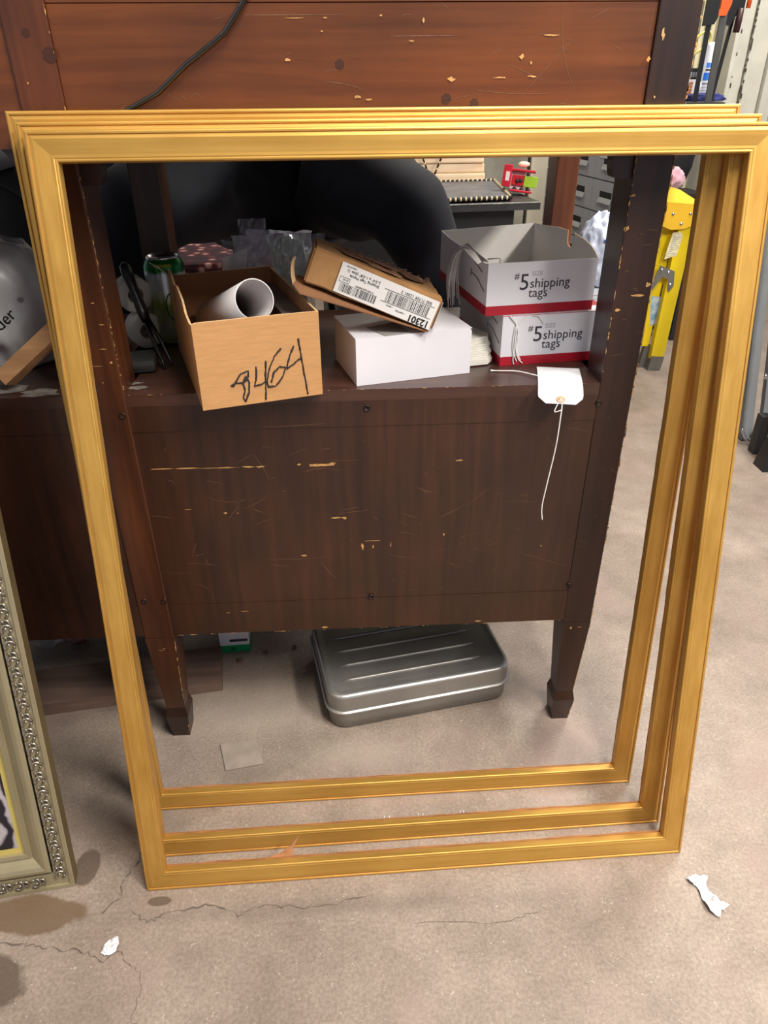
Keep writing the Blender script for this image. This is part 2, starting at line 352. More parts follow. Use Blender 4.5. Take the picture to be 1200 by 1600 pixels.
# ------------------------------------------------------------ the old desk, seen from behind
desk = thing('writing_desk', 'old dark brown wooden desk with open shelf, worn edges and tapered legs', 'desk', (0, .2, 0))
ZS, ZB = .724, .264
U = [(-.385, -.333), (.379, .431)]          # stiles
UL = (-1.15, -1.098)
def edge_chips(mb, p0, p1, nrm, seed, dens=40, size=.004):
    r = random.Random(seed); p0 = V(p0); p1 = V(p1); Ln = (p1 - p0).length; t = (p1 - p0).normalized(); nrm = V(nrm).normalized(); s = t.cross(nrm)
    for i in range(int(Ln * dens)):
        c = p0 + t * r.uniform(0, Ln); l = r.uniform(.5, 2.2) * size * r.choice((.25, .5, 1.1)); w = r.uniform(.1, .38) * size
        pts = [c - t * l + nrm * .0006, c - t * l * .3 + s * w + nrm * .0006, c + t * l * .5 + s * w * r.uniform(.2, 1.1) + nrm * .0006, c + t * l + nrm * .0006, c + t * l * .3 - s * w * .5 + nrm * .0006, c - t * l * .5 - s * w * .6 + nrm * .0006]
        mb.add(pts, [tuple(range(6))])
chips = MB()
# upright stiles from the panel down to the leg tops, with the gap section as open posts
for (a, b), mU in ((U[0], W_UPV), (U[1], W_DARK), (UL, W_DARK)):
    mb = MB(); mb.b2((a, 0, ZB - .006), (b, .07, 1.05), 0, .002); mb.build('stile', W_DARK if mU is W_DARK else W_LEG, desk)
    mb = MB(); mb.b2((a, -.001, 1.0505), (b, .07, 1.62), 0, .002); mb.build('upper_stile', mU, desk)
edge_chips(chips, (-.3325, 0, .73), (-.3325, 0, 1.03), (0, -1, 0), 1, 220, .0035)
edge_chips(chips, (.431, 0, .26), (.431, 0, 1.2), (0, -1, 0), 2, 110, .004)
edge_chips(chips, (.3795, 0, .73), (.3795, 0, 1.03), (0, -1, 0), 3, 70, .0035)
edge_chips(chips, (-.333, -.001, 1.05), (-.333, -.001, 1.2), (0, -1, 0), 4, 60, .003)
edge_chips(chips, (-.33, 0, .7245), (.378, 0, .7245), (0, -1, 0), 5, 80, .002)
edge_chips(chips, (-.33, 0, .2645), (.378, 0, .2645), (0, -1, 0), 6, 50, .003)
# lower back: rails, vertical boards of the back panel
for x0, x1 in ((-.333, .379), (-1.098, -.385)):
    mb = MB(); mb.b2((x0, .0012, .664), (x1, .02, ZS - .018)); mb.build('top_rail', W_PANEL, desk)
    mb = MB(); mb.b2((x0, .0012, ZB), (x1, .02, .331)); mb.build('bottom_rail', W_PANEL, desk)
    n = 1
    for i in range(n):
        a = x0 + (x1 - x0) * i / n; b = x0 + (x1 - x0) * (i + 1) / n
        mb = MB(); mb.b2((a + .0002, .0022, .3315), (b - .0002, .016, .6635)); mb.build('back_panel', W_PANEL, desk)
    mb = MB(); mb.b2((x0, .001, ZS - .018), (x1, .44, ZS)); mb.build('shelf', W_SHELF, desk)
# floor of the body and front side, so that the desk has depth
mb = MB(); mb.b2((-1.098, .02, ZB + .004), (.379, .44, ZB + .02)); mb.build('bottom_board', W_DARK, desk)
mb = MB(); mb.b2((-1.15, .425, ZB), (.431, .445, ZS - .02)); mb.build('front_panel', W_DARK, desk)
mb = MB(); mb.b2((.41, .07, ZB), (.4305, .425, ZS - .001)); mb.build('side_panel', W_DARK, desk)
# rear posts standing on the far side of the shelf
for a, b in ((-.374, -.321), (.381, .421), (-1.14, -1.09)):
    mb = MB(); mb.b2((a, .38, ZS), (b, .443, 1.05), 0, .002); mb.build('rear_post', W_POST if a > 0 else W_LEG, desk)
edge_chips(chips, (.4205, .38, .76), (.4205, .38, 1.04), (0, -1, 0), 8, 90, .003)
# upper panels and boards
for x0, x1 in ((-.333, .379), (-1.098, -.385)):
    mb = MB(); mb.b2((x0 + .0006, .003, 1.05), (x1 - .0006, .02, 1.1975)); mb.build('upper_panel', W_UP, desk)
    mb = MB(); mb.b2((x0 + .0006, .0025, 1.1985), (x1 - .0006, .02, 1.62)); mb.build('upper_panel', W_UP, desk)
mb = MB(); mb.b2((-1.15, .02, 1.05), (.431, .44, 1.066)); mb.build('cabinet_floor', W_DARK, desk)
mb = MB(); mb.b2((-1.15, .0, 1.62), (.431, .45, 1.645), 0, .003); mb.build('top_board', W_UP, desk)
mb = MB(); mb.b2((.41, .07, 1.066), (.4305, .43, 1.62)); mb.build('side_panel', W_DARK, desk)
mb = MB(); mb.b2((-1.15, .425, 1.066), (.431, .44, 1.62)); mb.build('front_panel', W_DARK, desk)
# scrolled corner brackets under the upper cabinet
for sx, x in ((1, -.333), (-1, .379), (-1, -.385)):
    pr = [(0, 1.05), (.04, 1.05), (.036, 1.046), (.029, 1.036), (.0265, 1.028), (.0265, 1.018), (.024, 1.009), (.021, 1.007), (0, 1.007)]
    mb = MB(); mb.prism([(x + sx * p, .006, z) for p, z in pr], (0, .024, 0)); mb.build('bracket', W_DARK, desk)
# tapered legs with spade feet
def leg(a, b, y0, flip, wm):
    lg = MB(); yd = .06 if not flip else -.06
    def q(x0, x1, d0, d1, z): return [(x0, y0 + yd * d0, z), (x1, y0 + yd * d0, z), (x1, y0 + yd * d1, z), (x0, y0 + yd * d1, z)]
    c = (a + b) / 2
    lg.hexa(q(a, b, 0, 1, ZB - .006), q(c - .0175, c + .0175, .1, .75, .077))
    o = lg.build('leg', wm, desk)
    ft = MB(); ft.hexa(q(c - .0215, c + .0215, .02, .84, .056), q(c - .0165, c + .0165, .1, .74, 0)); ft.hexa(q(c - .0175, c + .0175, .1, .75, .077), q(c - .0215, c + .0215, .02, .84, .056))
    ft.build('foot', W_DARK, o)
    return c
for (a, b), wm in ((U[0], W_LEG), (U[1], W_DARK), (UL, W_DARK)):
    c = leg(a, b, 0.0, False, wm); leg(a, b, .445, True, W_DARK)
    edge_chips(chips, (b, 0, .25), (c + .0175, .006, .08), (0, -1, 0), int(c * 1000) + 2000, 130, .004)
    edge_chips(chips, (c - .019, .003, .058), (c + .019, .003, .058), (0, -1, 0), int(c * 1000) + 3000, 500, .004)
    edge_chips(chips, (c + .0205, .002, .056), (c + .016, .006, .004), (0, -1, 0), int(c * 1000) + 4000, 300, .0035)
# screws and plugs
for x, z in ((-.342, .692), (.024, .694), (.381, .692), (-.372, .343), (-.338, .341), (.025, .334), (.38, .343)):
    mb = MB(); mb.lathe([(0, .0005), (.003, .0005), (.0036, .0022), (.0052, .0022), (.0052, 0)], (x, .0012, z), 12, 0, Matrix.Rotation(pi / 2, 3, 'X')); mb.build('screw', SCREW, desk)
# knots, bruises and bare patches
KN = mat('wood_knot', (64, 33, 19), .5)
for x, z, r_ in ((.0, 1.137, .007), (-.338, 1.148, .011), (.13, 1.1, .008), (.165, 1.095, .007), (-.36, 1.17, .006)):
    mb = MB(); yy = .0026 if x > -.33 else -.0014
    mb.add([(x + .75 * r_ * math.cos(k * pi / 8) * (1 + .15 * math.sin(3 * k)), yy, z + .75 * r_ * math.sin(k * pi / 8)) for k in range(16)], [tuple(range(16))]); mb.build('knot', KN, desk)
def chip_at(x, z, w, h, seed, y=-.0004):
    r = random.Random(seed); n = 9
    chips.add([(x + w * .62 * math.cos(2 * pi * k / n) * r.uniform(.4, 1.1), y, z + h * .6 * math.sin(2 * pi * k / n) * r.uniform(.3, 1.1)) for k in range(n)], [tuple(range(n))])
YP = .0020
for i, (x, z, w, h) in enumerate([(-.062, 1.142, .006, .004), (.086, 1.16, .009, .002), (.135, 1.121, .009, .005), (.196, 1.122, .016, .0022), (.235, 1.123, .012, .002), (.22, 1.143, .005, .006), (.232, 1.137, .003, .004), (.02, 1.103, .012, .004), (.035, 1.1, .01, .003), (.05, 1.185, .004, .003), (.1, 1.18, .003, .006), (-.02, 1.17, .003, .002), (.255, 1.165, .02, .002), (-.05, 1.183, .025, .0012), (-.015, 1.183, .006, .002)]):
    chip_at(x, z, w, h, i, YP)
for i, (x, z, w, h) in enumerate([(-.03, .500, .014, .0022), (-.018, .4995, .005, .004), (-.088, .427, .007, .003), (-.22, .599, .04, .0016), (-.30, .6, .03, .0015), (-.16, .599, .014, .002), (-.085, .601, .006, .003), (-.047, .599, .03, .005), (-.06, .599, .012, .006), (.17, .60, .011, .003), (.012, .441, .003, .014), (.02, .452, .012, .0012), (.03, .44, .002, .008), (.06, .443, .0015, .01), (-.21, .516, .006, .0035), (.15, .46, .003, .006), (-.19, .515, .004, .002), (-.23, .31, .01, .0015), (-.20, .312, .012, .0014), (-.06, .268, .012, .004), (.22, .269, .012, .004), (-.27, .525, .02, .0012), (.32, .43, .003, .003)]):
    chip_at(x, z, w, h, 50 + i, .0010 if z < .33 or z > .665 else .0017)
for i, (x, z, w, h) in enumerate([(.395, .245, .006, .006), (.41, .246, .009, .0015), (.384, .987, .007, .004), (.381, .945, .006, .012), (.386, .835, .009, .005), (.41, .855, .02, .004), (.425, .87, .008, .008), (-.36, .23, .012, .001), (-.355, .234, .006, .002), (-.35, .86, .006, .0015), (-.345, .83, .008, .002), (-.35, .795, .010, .0015), (-.342, .775, .004, .004), (-.362, .77, .02, .0008), (-.36, .745, .003, .002), (.388, 1.165, .004, .012), (.375, 1.14, .005, .006), (.39, 1.10, .003, .004), (-.37, 1.12, .002, .004)]):
    chip_at(x, z, w, h, 100 + i, -.0018 if z > 1.05 else -.0006)
for i, (x, z, w, h) in enumerate([(-.30, .6005, .05, .0022), (-.255, .6, .05, .003), (-.20, .5992, .04, .002), (-.165, .5995, .02, .003), (-.145, .5992, .015, .0045), (-.06, .5985, .028, .0065), (-.035, .5995, .02, .006), (-.03, .5, .018, .0032), (-.0155, .4993, .006, .005), (.012, .441, .004, .018), (.03, .4525, .03, .002), (-.088, .427, .010, .004)]):
    chip_at(x, z, w, h, 200 + i, .0016)
o = chips.build('wood_chips', CHIP, desk); o['kind'] = 'stuff'
scr = MB(); r = random.Random(11)
def scratch(x, z, l, ang, w, y, bend=0):
    n = 7; A = []; B = []
    for i in range(n):
        t = i / (n - 1) - .5; px = x + l * t * math.cos(ang) - bend * (t * t) * math.sin(ang); pz = z + l * t * math.sin(ang) + bend * (t * t) * math.cos(ang)
        ww = .55 * w * (1 - abs(2 * t) ** 2) * r.uniform(.4, 1.2) + .00012
        A.append((px - math.sin(ang) * ww, y, pz + math.cos(ang) * ww)); B.append((px + math.sin(ang) * ww, y, pz - math.cos(ang) * ww))
    scr.add(A + B, [(i, i + 1, n + i + 1, n + i) for i in range(n - 1)])
for i in range(70):
    x = r.uniform(-.32, .37); z = r.uniform(.34, .655)
    scratch(x, z, r.choice((.005, .008, .015, .03, .05)), r.gauss(0, .5) if r.random() < .7 else r.uniform(0, pi), r.uniform(.00015, .0005), .0018, r.uniform(-.01, .01))
for i in range(34):
    x = r.uniform(-.3, .37); z = r.uniform(1.08, 1.196)
    scratch(x, z, r.choice((.004, .01, .02, .05)), r.gauss(0, .4), r.uniform(.00015, .00045), .0026, r.uniform(-.01, .01))
for i in range(30):
    x = r.uniform(.385, .425); z = r.uniform(.30, .98); scratch(x, z, r.choice((.003, .006, .015)), r.gauss(0, .4), .0003, -.0006)
for x, z, l, a, w, b_ in [(-.09, .668, .10, .03, .0004, .004), (-.05, .395, .05, -1.0, .0006, .01), (.33, .40, .09, -.35, .0004, .0), (-.10, .42, .12, .0, .0003, .02), (.12, .545, .04, -.3, .0005, .01), (.09, .5, .03, -.4, .0004, 0)]:
    scratch(x, z, l, a, w, .0010 if z > .665 else .0018, b_)
for x, z, l, a, w, b_ in [(.27, 1.15, .09, -1.3, .0003, .03), (.21, 1.105, .1, -.05, .0004, .01), (.25, 1.13, .08, .8, .0002, 0), (-.055, 1.186, .12, .0, .0005, 0), (.1, 1.165, .08, 0, .0004, 0)]:
    scratch(x, z, l, a, w, .0026, b_)
o = scr.build('scratches', SCR, desk); o['kind'] = 'stuff'
dust = MB()
for i in range(3): scratch(0, 0, .001, 0, .0001, .02)
r = random.Random(5)
for x, y, w in ((-.325, .03, .02), (-.33, .05, .015), (-.52, .04, .05), (-.46, .02, .04), (-.56, .02, .04)):
    n = 11; dust.add([(x + w * math.cos(2 * pi * k / n) * r.uniform(.5, 1.2), y + w * .4 * math.sin(2 * pi * k / n) * r.uniform(.5, 1.2), ZS + .0005) for k in range(n)], [tuple(range(n))]); dust.build('dust_patch', mat('grey_dust', (132, 124, 116), .95, var=.4, scale=90), desk); dust = MB()

# ------------------------------------------------------------ gold frames
FW, FH, FM, FT = .8858, 1.1008, .0331, .0225
PROF = [(0, -FT), (0, -.003), (.0008, -.0008), (.0025, 0), (.0042, -.0002), (.0052, -.0014), (.0064, -.0012), (.009, -.0006), (.014, -.0012), (.020, -.0022), (.0255, -.0030), (.0285, -.0030), (.0296, -.0036), (.0312, -.0034), (.0325, -.0038), (.0331, -.0050), (.0331, -.0155), (.0322, -.0165), (.0312, -FT)]
MI = [0, 0, 0, 0, 1, 0, 0, 0, 0, 0, 0, 0, 0, 0, 0, 0, 2, 2, 2]
def frame_T(base, yaw, lean):
    e = V((math.cos(yaw), math.sin(yaw), 0)); bk = V((-math.sin(yaw), math.cos(yaw), 0)); up = V((0, 0, 1)) * math.cos(lean) + bk * math.sin(lean); nn = e.cross(up)
    return lambda a, b, n: V(base) + e * a + up * b + nn * n
def moulding(T, W, H, side, prof, mi, sub=24, wob=0, seed=0):
    # one mitred member; w runs from the outer edge inward
    mb = MB(); L = W if side in ('bottom', 'top') else H; n = len(prof); rr = random.Random(seed)
    vs = []
    for j in range(sub + 1):
        for k, (w, d) in enumerate(prof):
            t = w + (L - 2 * w) * j / sub
            dd = d + (rr.uniform(-wob, wob) if (k >= n - 2 or k == 0) and 0 < j < sub else 0)
            p = (t, w) if side == 'bottom' else (t, H - w) if side == 'top' else (w, t) if side == 'left' else (W - w, t)
            vs.append(T(p[0], p[1], dd))
    o = len(mb.v); mb.v += vs
    for j in range(sub):
        for k in range(n):
            k2 = (k + 1) % n; mb.f.append([j * n + k, j * n + k2, (j + 1) * n + k2, (j + 1) * n + k]); mb.m.append(mi[k]); mb.sm.append(False)
    mb.f.append(list(range(n))); mb.m.append(0); mb.sm.append(False)
    mb.f.append([sub * n + k for k in range(n)]); mb.m.append(0); mb.sm.append(False)
    return mb
GDARK = mat('gold_shadow_line', (178, 126, 58), .5, .6, var=.15, scale=40)
FR = [((-.3547, -.3179, 0), .0192, .2169, 'large plain gold picture frame at the front, nearest the camera', 5),
      ((-.3694, -.2599, 0), .0202, .1821, 'large plain gold picture frame in the middle, with white staples on its bottom rail', 6),
      ((-.3913, -.1674, 0), .0124, .1215, 'large plain gold picture frame at the back, leaning on the desk panel', 7)]
TS = []
for base, yaw, lean, lab, sd in FR:
    T = frame_T(base, yaw, lean); TS.append(T)
    t = thing('picture_frame', lab, 'picture frame', base, 'large gold picture frames leaning on the desk')
    for side in ('bottom', 'top'): moulding(T, FW, FH, side, PROF, MI, 40, .0010, sd).build('rail', [G_X, GDARK, RAW], t)
    for side in ('left', 'right'): moulding(T, FW, FH, side, PROF, MI, 40, .0010, sd + 9).build('stile', [G_Z, GDARK, RAW], t)
    if sd == 6:
        for a in (.403, .412, .462, .47, .535, .541):
            mb = MB(); p0 = T(a, FM - .0005, -.018); mb.tube([p0, T(a + .001, FM + .003, -.0185), T(a + .0015, FM + .006, -.0192)], .0006, 5); mb.build('staple', mat('white_staple', (236, 232, 224), .5), t)
    if sd == 5:
        mb = MB(); mb.prism([T(.20, FM - .002, -FT + .001), T(.215, FM + .004, -FT + .001), T(.232, FM + .014, -FT - .003), T(.247, FM + .030, -FT - .008), T(.236, FM + .010, -FT - .003), T(.236, FM - .002, -FT + .001)], (0, .0025, 0)); mb.build('wood_splinter', mat('splinter_wood', (178, 124, 82), .8, var=.2, scale=60), t)
# chipped gilding on the top edges
for T, sd in ((TS[1], 1), (TS[2], 2)): pass

# ------------------------------------------------------------ ornate silver frame at left
SVW, SVH = .78, 1.10
SIL = mat('champagne_silver_leaf', (166, 155, 124), .38, .55, var=.14, scale=14, stretch=(1, 1, .3))
SILD = mat('dark_silver_gap', (40, 36, 30), .7); SILE = mat('frame_side_bronze', (112, 96, 66), .5, .4)
ORN = mat('bright_silver_ornament', (168, 160, 148), .3, .9, var=.35, scale=70)
yaw, lean = .125, .255
e_ = V((math.cos(yaw), math.sin(yaw), 0)); base = V((-.473, -.302, 0)) - e_ * SVW
base.z = .0
TSV = frame_T(base, yaw, lean)
SP = [(0, -.022), (0, -.001), (.001, 0), (.0065, 0), (.0075, -.003), (.029, -.003), (.0295, -.010), (.0315, -.010), (.032, -.003), (.0345, -.0005), (.039, 0), (.045, -.002), (.052, -.007), (.0585, -.012), (.0605, -.012), (.061, -.009), (.0675, -.010), (.0685, -.015), (.0685, -.022)]
SM = [2, 0, 0, 0, 0, 0, 1, 1, 0, 0, 0, 0, 0, 0, 0, 0, 0, 0, 2]
sv = thing('ornate_frame', 'silver picture frame with scrolled ornament strip, leaning at the left edge', 'picture frame', base)
for side in ('bottom', 'top'): moulding(TSV, SVW, SVH, side, SP, SM, 10).build('rail', [SIL, SILD, SILE], sv)
for side in ('left', 'right'): moulding(TSV, SVW, SVH, side, SP, SM, 10).build('stile', [SIL, SILD, SILE], sv)
# one scroll motif (a C-scroll, a leaf and a bead), shared by all repeats
def motif_mesh(T, a, b, vert):
    mb = MB(); s = 1
    def p(u, w, n): return T(a + w, b + u, n) if vert else T(a + u, b + w, n)
    def arc(cu, cw, ra, a0, a1, r0, r1, n=7):
        pts = []; rs = []
        for i in range(n):
            t = i / (n - 1); an = a0 + (a1 - a0) * t; pts.append(p(cu + ra * math.cos(an), cw + ra * .92 * math.sin(an), -.001 + .0015 * math.sin(t * pi))); rs.append(r0 + (r1 - r0) * t)
        mb.tube(pts, [q_ * 1.35 for q_ in rs], 5)
    arc(-.004, 0, .0085, -2.2, 1.4, .0017, .0012); arc(.0065, .001, .0058, 2.6, -1.6, .0016, .001); arc(-.0065, .0035, .0032, .2, 4.0, .0012, .0007, 5)
    arc(.008, -.005, .0035, -.5, 3.2, .0012, .0007, 5)
    c = p(-.001, -.001, 0); mb.lathe([(.0001, .002), (.0016, .0014), (.0022, 0)], c, 6, 0, None); 
    return mb
src = None
slots = [(SVW - .0185, .03 + i * .0255, True) for i in range(41)] + [(SVW - .055 - i * .0255, .0185, False) for i in range(26)]
src_m = {}
for a, b, vert in slots:
    if vert not in src_m:
        o = motif_mesh(TSV, a, b, vert).build('scroll_ornament', ORN, sv); src_m[vert] = (o, TSV(a, b, 0))
    else:
        so, sp = src_m[vert]; o = so.copy(); COL.objects.link(o); o.parent = sv; o.location = so.location + (TSV(a, b, 0) - sp)
# picture inside
def art():
    m = bpy.data.materials.new('printed_leaves'); m.use_nodes = True; nt = m.node_tree; N = nt.nodes; L = nt.links; b = N['Principled BSDF']
    tc = N.new('ShaderNodeTexCoord'); w = N.new('ShaderNodeTexWave'); w.inputs['Scale'].default_value = 14; w.inputs['Distortion'].default_value = 9; w.inputs['Detail'].default_value = 3; L.new(tc.outputs['Object'], w.inputs['Vector'])
    cr = N.new('ShaderNodeValToRGB'); cr.color_ramp.elements[0].color = (*lin((34, 28, 36)), 1); cr.color_ramp.elements[1].color = (*lin((176, 168, 170)), 1); cr.color_ramp.elements[0].position = .3; cr.color_ramp.elements[1].position = .9
    L.new(w.outputs['Fac'], cr.inputs['Fac']); L.new(cr.outputs['Color'], b.inputs['Base Color']); b.inputs['Roughness'].default_value = .4
    return m
mb = MB(); mb.add([TSV(.078, .078, -.0165), TSV(SVW - .078, .078, -.0165), TSV(SVW - .078, SVH - .078, -.0165), TSV(.078, SVH - .078, -.0165)], [(0, 1, 2, 3)]); mb.build('picture', art(), sv)
mb = MB(); q = [(.08, .098), (.098, SVW - .08)]
for x0, y0, x1, y1 in ((.066, .066, SVW - .066, .0782), (.066, SVH - .0782, SVW - .066, SVH - .066), (.066, .0782, .0782, SVH - .0782), (SVW - .0782, .0782, SVW - .066, SVH - .0782)):
    mb.add([TSV(x0, y0, -.016), TSV(x1, y0, -.016), TSV(x1, y1, -.016), TSV(x0, y1, -.016)], [(0, 1, 2, 3)])
mb.build('liner', mat('yellow_gold_liner', (214, 196, 112), .4, .4, var=.1), sv)

# ------------------------------------------------------------ black cord on the upper panel
mb = MB(); P = [(-.085, -.0038, 1.235), (-.107, -.0038, 1.199), (-.132, -.0038, 1.169), (-.155, -.0038, 1.154), (-.181, -.0038, 1.138), (-.219, -.0038, 1.109), (-.252, -.0038, 1.094), (-.30, -.0034, 1.07), (-.33, -.0040, 1.056)]
PP = [(-.07, -.004, 1.62), (-.078, -.004, 1.4)] + P
mb.tube(PP, .0030, 8); mb.build('power_cord', BLACKPL, None, loc=(-.2, -.0038, 1.09), label='black power cord hanging across the upper desk panel', category='cord')

# ------------------------------------------------------------ generic open carton
def wallpart(name, p, ex, h_pts, thick, mats, parent):
    # p base corner, ex length direction, h_pts = [(t,h)...] top outline, thick = inward vector
    p = V(p); ex = V(ex); poly = [p, p + ex] + [p + ex * t + V((0, 0, h)) for t, h in reversed(h_pts)]
    mb = MB(); mb.prism(poly, thick)
    # outside face = first ngon, inside = second
    mb.m[0] = 0; mb.m[1] = 1
    for i in range(2, len(mb.m)): mb.m[i] = 2
    return mb.build(name, mats, parent)

# ---- cardboard box with the pencilled number
a0 = .30; ex = V((math.cos(a0), math.sin(a0), 0)); ey = V((-math.sin(a0), math.cos(a0), 0))
O = V((-.207, -.066, ZS + .0004)); BW, BD, BH = .174, .298, .122; t_ = .003
bx = thing('cardboard_box', 'open brown cardboard box with handwritten number, holding a white paper tube', 'box', O + ex * BW / 2 + ey * BD / 2)
KM = [KRAFT, KRAFT_D, KRAFT_E]
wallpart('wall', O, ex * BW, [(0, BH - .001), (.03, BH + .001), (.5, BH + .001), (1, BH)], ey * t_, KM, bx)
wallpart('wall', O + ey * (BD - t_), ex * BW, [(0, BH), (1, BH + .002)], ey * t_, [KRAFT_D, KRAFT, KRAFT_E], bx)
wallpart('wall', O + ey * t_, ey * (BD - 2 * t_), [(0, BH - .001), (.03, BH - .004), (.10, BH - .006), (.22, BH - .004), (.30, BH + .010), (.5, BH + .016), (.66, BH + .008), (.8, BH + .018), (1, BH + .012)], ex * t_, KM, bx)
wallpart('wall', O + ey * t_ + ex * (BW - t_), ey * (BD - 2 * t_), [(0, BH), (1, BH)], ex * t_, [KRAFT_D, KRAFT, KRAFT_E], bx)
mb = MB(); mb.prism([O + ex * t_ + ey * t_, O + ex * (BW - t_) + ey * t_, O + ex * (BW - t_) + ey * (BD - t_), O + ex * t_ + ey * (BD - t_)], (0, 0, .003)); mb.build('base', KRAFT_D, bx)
mb = MB(); A = O + ey * (BD - .02) + ex * .004 + V((0, 0, BH)); mb.prism([A, A + ey * .016, A + ey * .03 - ex * .03 + V((0, 0, .02)), A - ey * .02 - ex * .02 + V((0, 0, .022))], (0, 0, .002)); mb.build('flap', mat('pale_flap', (206, 190, 176), .85), bx)
mb = MB(); A = O + ex * (BW - .034) + ey * .05 + V((0, 0, .10)); mb.prism([A, A + ex * .028, A + ex * .028 + ey * .22, A + ey * .22], (0, 0, .002)); mb.build('inner_flap', mat('grey_inner_flap', (112, 100, 92), .9), bx)
# handwriting
hw = MB()
def stroke(pts, w=.0014):
    P = []; rr = random.Random(len(hw.v))
    for a, b in zip(pts[:-1], pts[1:]):
        for i in range(5): t = i / 5; P.append((a[0] + (b[0] - a[0]) * t + rr.uniform(-.0004, .0004), a[1] + (b[1] - a[1]) * t + rr.uniform(-.0004, .0004)))
    P.append(pts[-1]); hw.tube([O + ex * (u) - ey * .0003 + V((0, 0, v)) for u, v in P], [w * rr.uniform(.6, 1.2) for _ in P], 5)
def px2(u, v):   # photo crop (380..1140, 590..1170) onto the front face
    y0 = 1168 - (u - 430) * .146; y1 = 665 - (u - 380) * .088
    return ((u - 400) / 735 * BW, (y0 - v) / (y0 - y1) * BH)
for s_ in ([(590, 1025), (640, 950), (690, 930), (685, 970), (655, 1000), (605, 1005), (580, 1020)], [(670, 960), (690, 1000), (680, 1060), (655, 1115), (645, 1090), (660, 1040), (650, 1000), (672, 962)],
           [(738, 905), (735, 960), (720, 1020), (760, 1010), (800, 985)], [(800, 870), (792, 940), (785, 1020), (778, 1100)], [(895, 800), (850, 850), (815, 920), (795, 990), (800, 1025), (845, 1020), (890, 970), (915, 910), (880, 905), (840, 940), (820, 1000)],
           [(975, 785), (950, 830), (930, 880), (920, 920), (965, 890), (1015, 850)], [(1003, 745), (1010, 820), (1020, 900), (1030, 980), (1040, 1065)]):
    stroke([px2(*p) for p in s_])
hw.build('lettering', mat('pencil_crayon', (48, 40, 38), .9, var=.5, scale=400), bx)
# paper tube
tb = thing('paper_tube', 'rolled white paper tube sticking out of the cardboard box', 'paper roll', (-.19, .085, .80))
f0 = V((-.128, -.006, .862)); f1 = V((-.222, .175, .785)); ax = (f1 - f0).normalized()
Q = ax.to_track_quat('Z', 'Y').to_matrix(); Lt = (f1 - f0).length
mb = MB(); mb.lathe([(.0268, 0), (.0283, 0), (.0283, Lt), (.0268, Lt), (.0268, 0)], f0, 40, 0, Q); mb.build('roll', mat('tube_white', (220, 216, 216), .55, var=.03), tb)
mb = MB(); mb.lathe([(.0266, .004), (.0252, .006), (.0252, Lt - .002), (.0266, Lt - .003)], f0, 40, 0, Q); mb.build('inner_sheet', mat('tube_inner', (196, 190, 190), .7), tb)

# ---- drink can
cx, cy = -.308, .2565; can = thing('drink_can', 'green and silver drink can behind the cardboard box', 'can', (cx, cy, ZS)); H = .148; r0 = .0335
def canmat():
    m = bpy.data.materials.new('can_print'); m.use_nodes = True; nt = m.node_tree; N = nt.nodes; L = nt.links; b = N['Principled BSDF']
    tc = N.new('ShaderNodeTexCoord'); sx = N.new('ShaderNodeSeparateXYZ'); L.new(tc.outputs['Object'], sx.inputs[0])
    nz = N.new('ShaderNodeTexNoise'); nz.inputs['Scale'].default_value = 45; L.new(tc.outputs['Object'], nz.inputs['Vector'])
    ad = N.new('ShaderNodeMath'); ad.operation = 'MULTIPLY_ADD'; L.new(nz.outputs['Fac'], ad.inputs[0]); ad.inputs[1].default_value = .02; L.new(sx.outputs['Z'], ad.inputs[2])
    mr = N.new('ShaderNodeMapRange'); mr.inputs['From Max'].default_value = .16; L.new(ad.outputs[0], mr.inputs['Value'])
    cr = N.new('ShaderNodeValToRGB'); cr.color_ramp.interpolation = 'LINEAR'; e = cr.color_ramp.elements
    e[0].position = 0; e[0].color = (*lin((90, 110, 60)), 1); e[1].position = 1; e[1].color = (*lin((20, 120, 50)), 1)
    for p, c in ((.3, (150, 160, 130)), (.52, (120, 130, 40)), (.66, (196, 200, 196)), (.82, (200, 206, 204)), (.86, (16, 104, 44))):
        k = cr.color_ramp.elements.new(p); k.color = (*lin(c), 1)
    L.new(mr.outputs['Result'], cr.inputs['Fac']); L.new(cr.outputs['Color'], b.inputs['Base Color']); b.inputs['Metallic'].default_value = .5; b.inputs['Roughness'].default_value = .25
    return m
mb = MB(); mb.lathe([(.001, .003), (.022, .004), (.026, 0), (r0, .010), (r0, H - .016), (.0305, H - .009), (.027, H - .004)], (cx, cy, ZS), 40); mb.build('body', canmat(), can)
AL = mat('aluminium', (196, 196, 198), .25, 1.0, var=.05)
mb = MB(); mb.lathe([(.027, H - .004), (.0278, H - .001), (.0270, H), (.0258, H - .001), (.025, H - .006), (.001, H - .006)], (cx, cy, ZS), 40); mb.build('lid', AL, can)
mb = MB(); mb.lathe([(.0005, .0), (.003, 0), (.0045, .001), (.006, .001), (.0065, 0), (.001, -.001)], (cx, cy, ZS + H - .0045), 16); mb.box((cx, cy - .008, ZS + H - .004), (.012, .014, .001)); mb.build('tab', AL, can)
mb = MB()
for k in range(9): pass
P = [(cx + (r0 + .0003) * math.sin(a) , cy - (r0 + .0003) * math.cos(a), ZS + .07 + .022 * math.sin(b)) for a, b in [(.35 + .28 * math.cos(i * .5), i * .5) for i in range(11)]]
mb.tube(P, .0012, 5); mb.build('emblem', mat('dark_green_print', (20, 56, 34), .4), can)
mb = MB(); mb.grid(lambda u, v: V((cx + (r0 - .0012 + .0004) * math.sin(-.3 + .9 * u), cy - (r0 - .0012 + .0004) * math.cos(-.3 + .9 * u), ZS + H - .0125 + (v - .5) * .006)), 8, 2); mb.build('print_patch', mat('yellow_green_print', (150, 150, 30), .4), can)

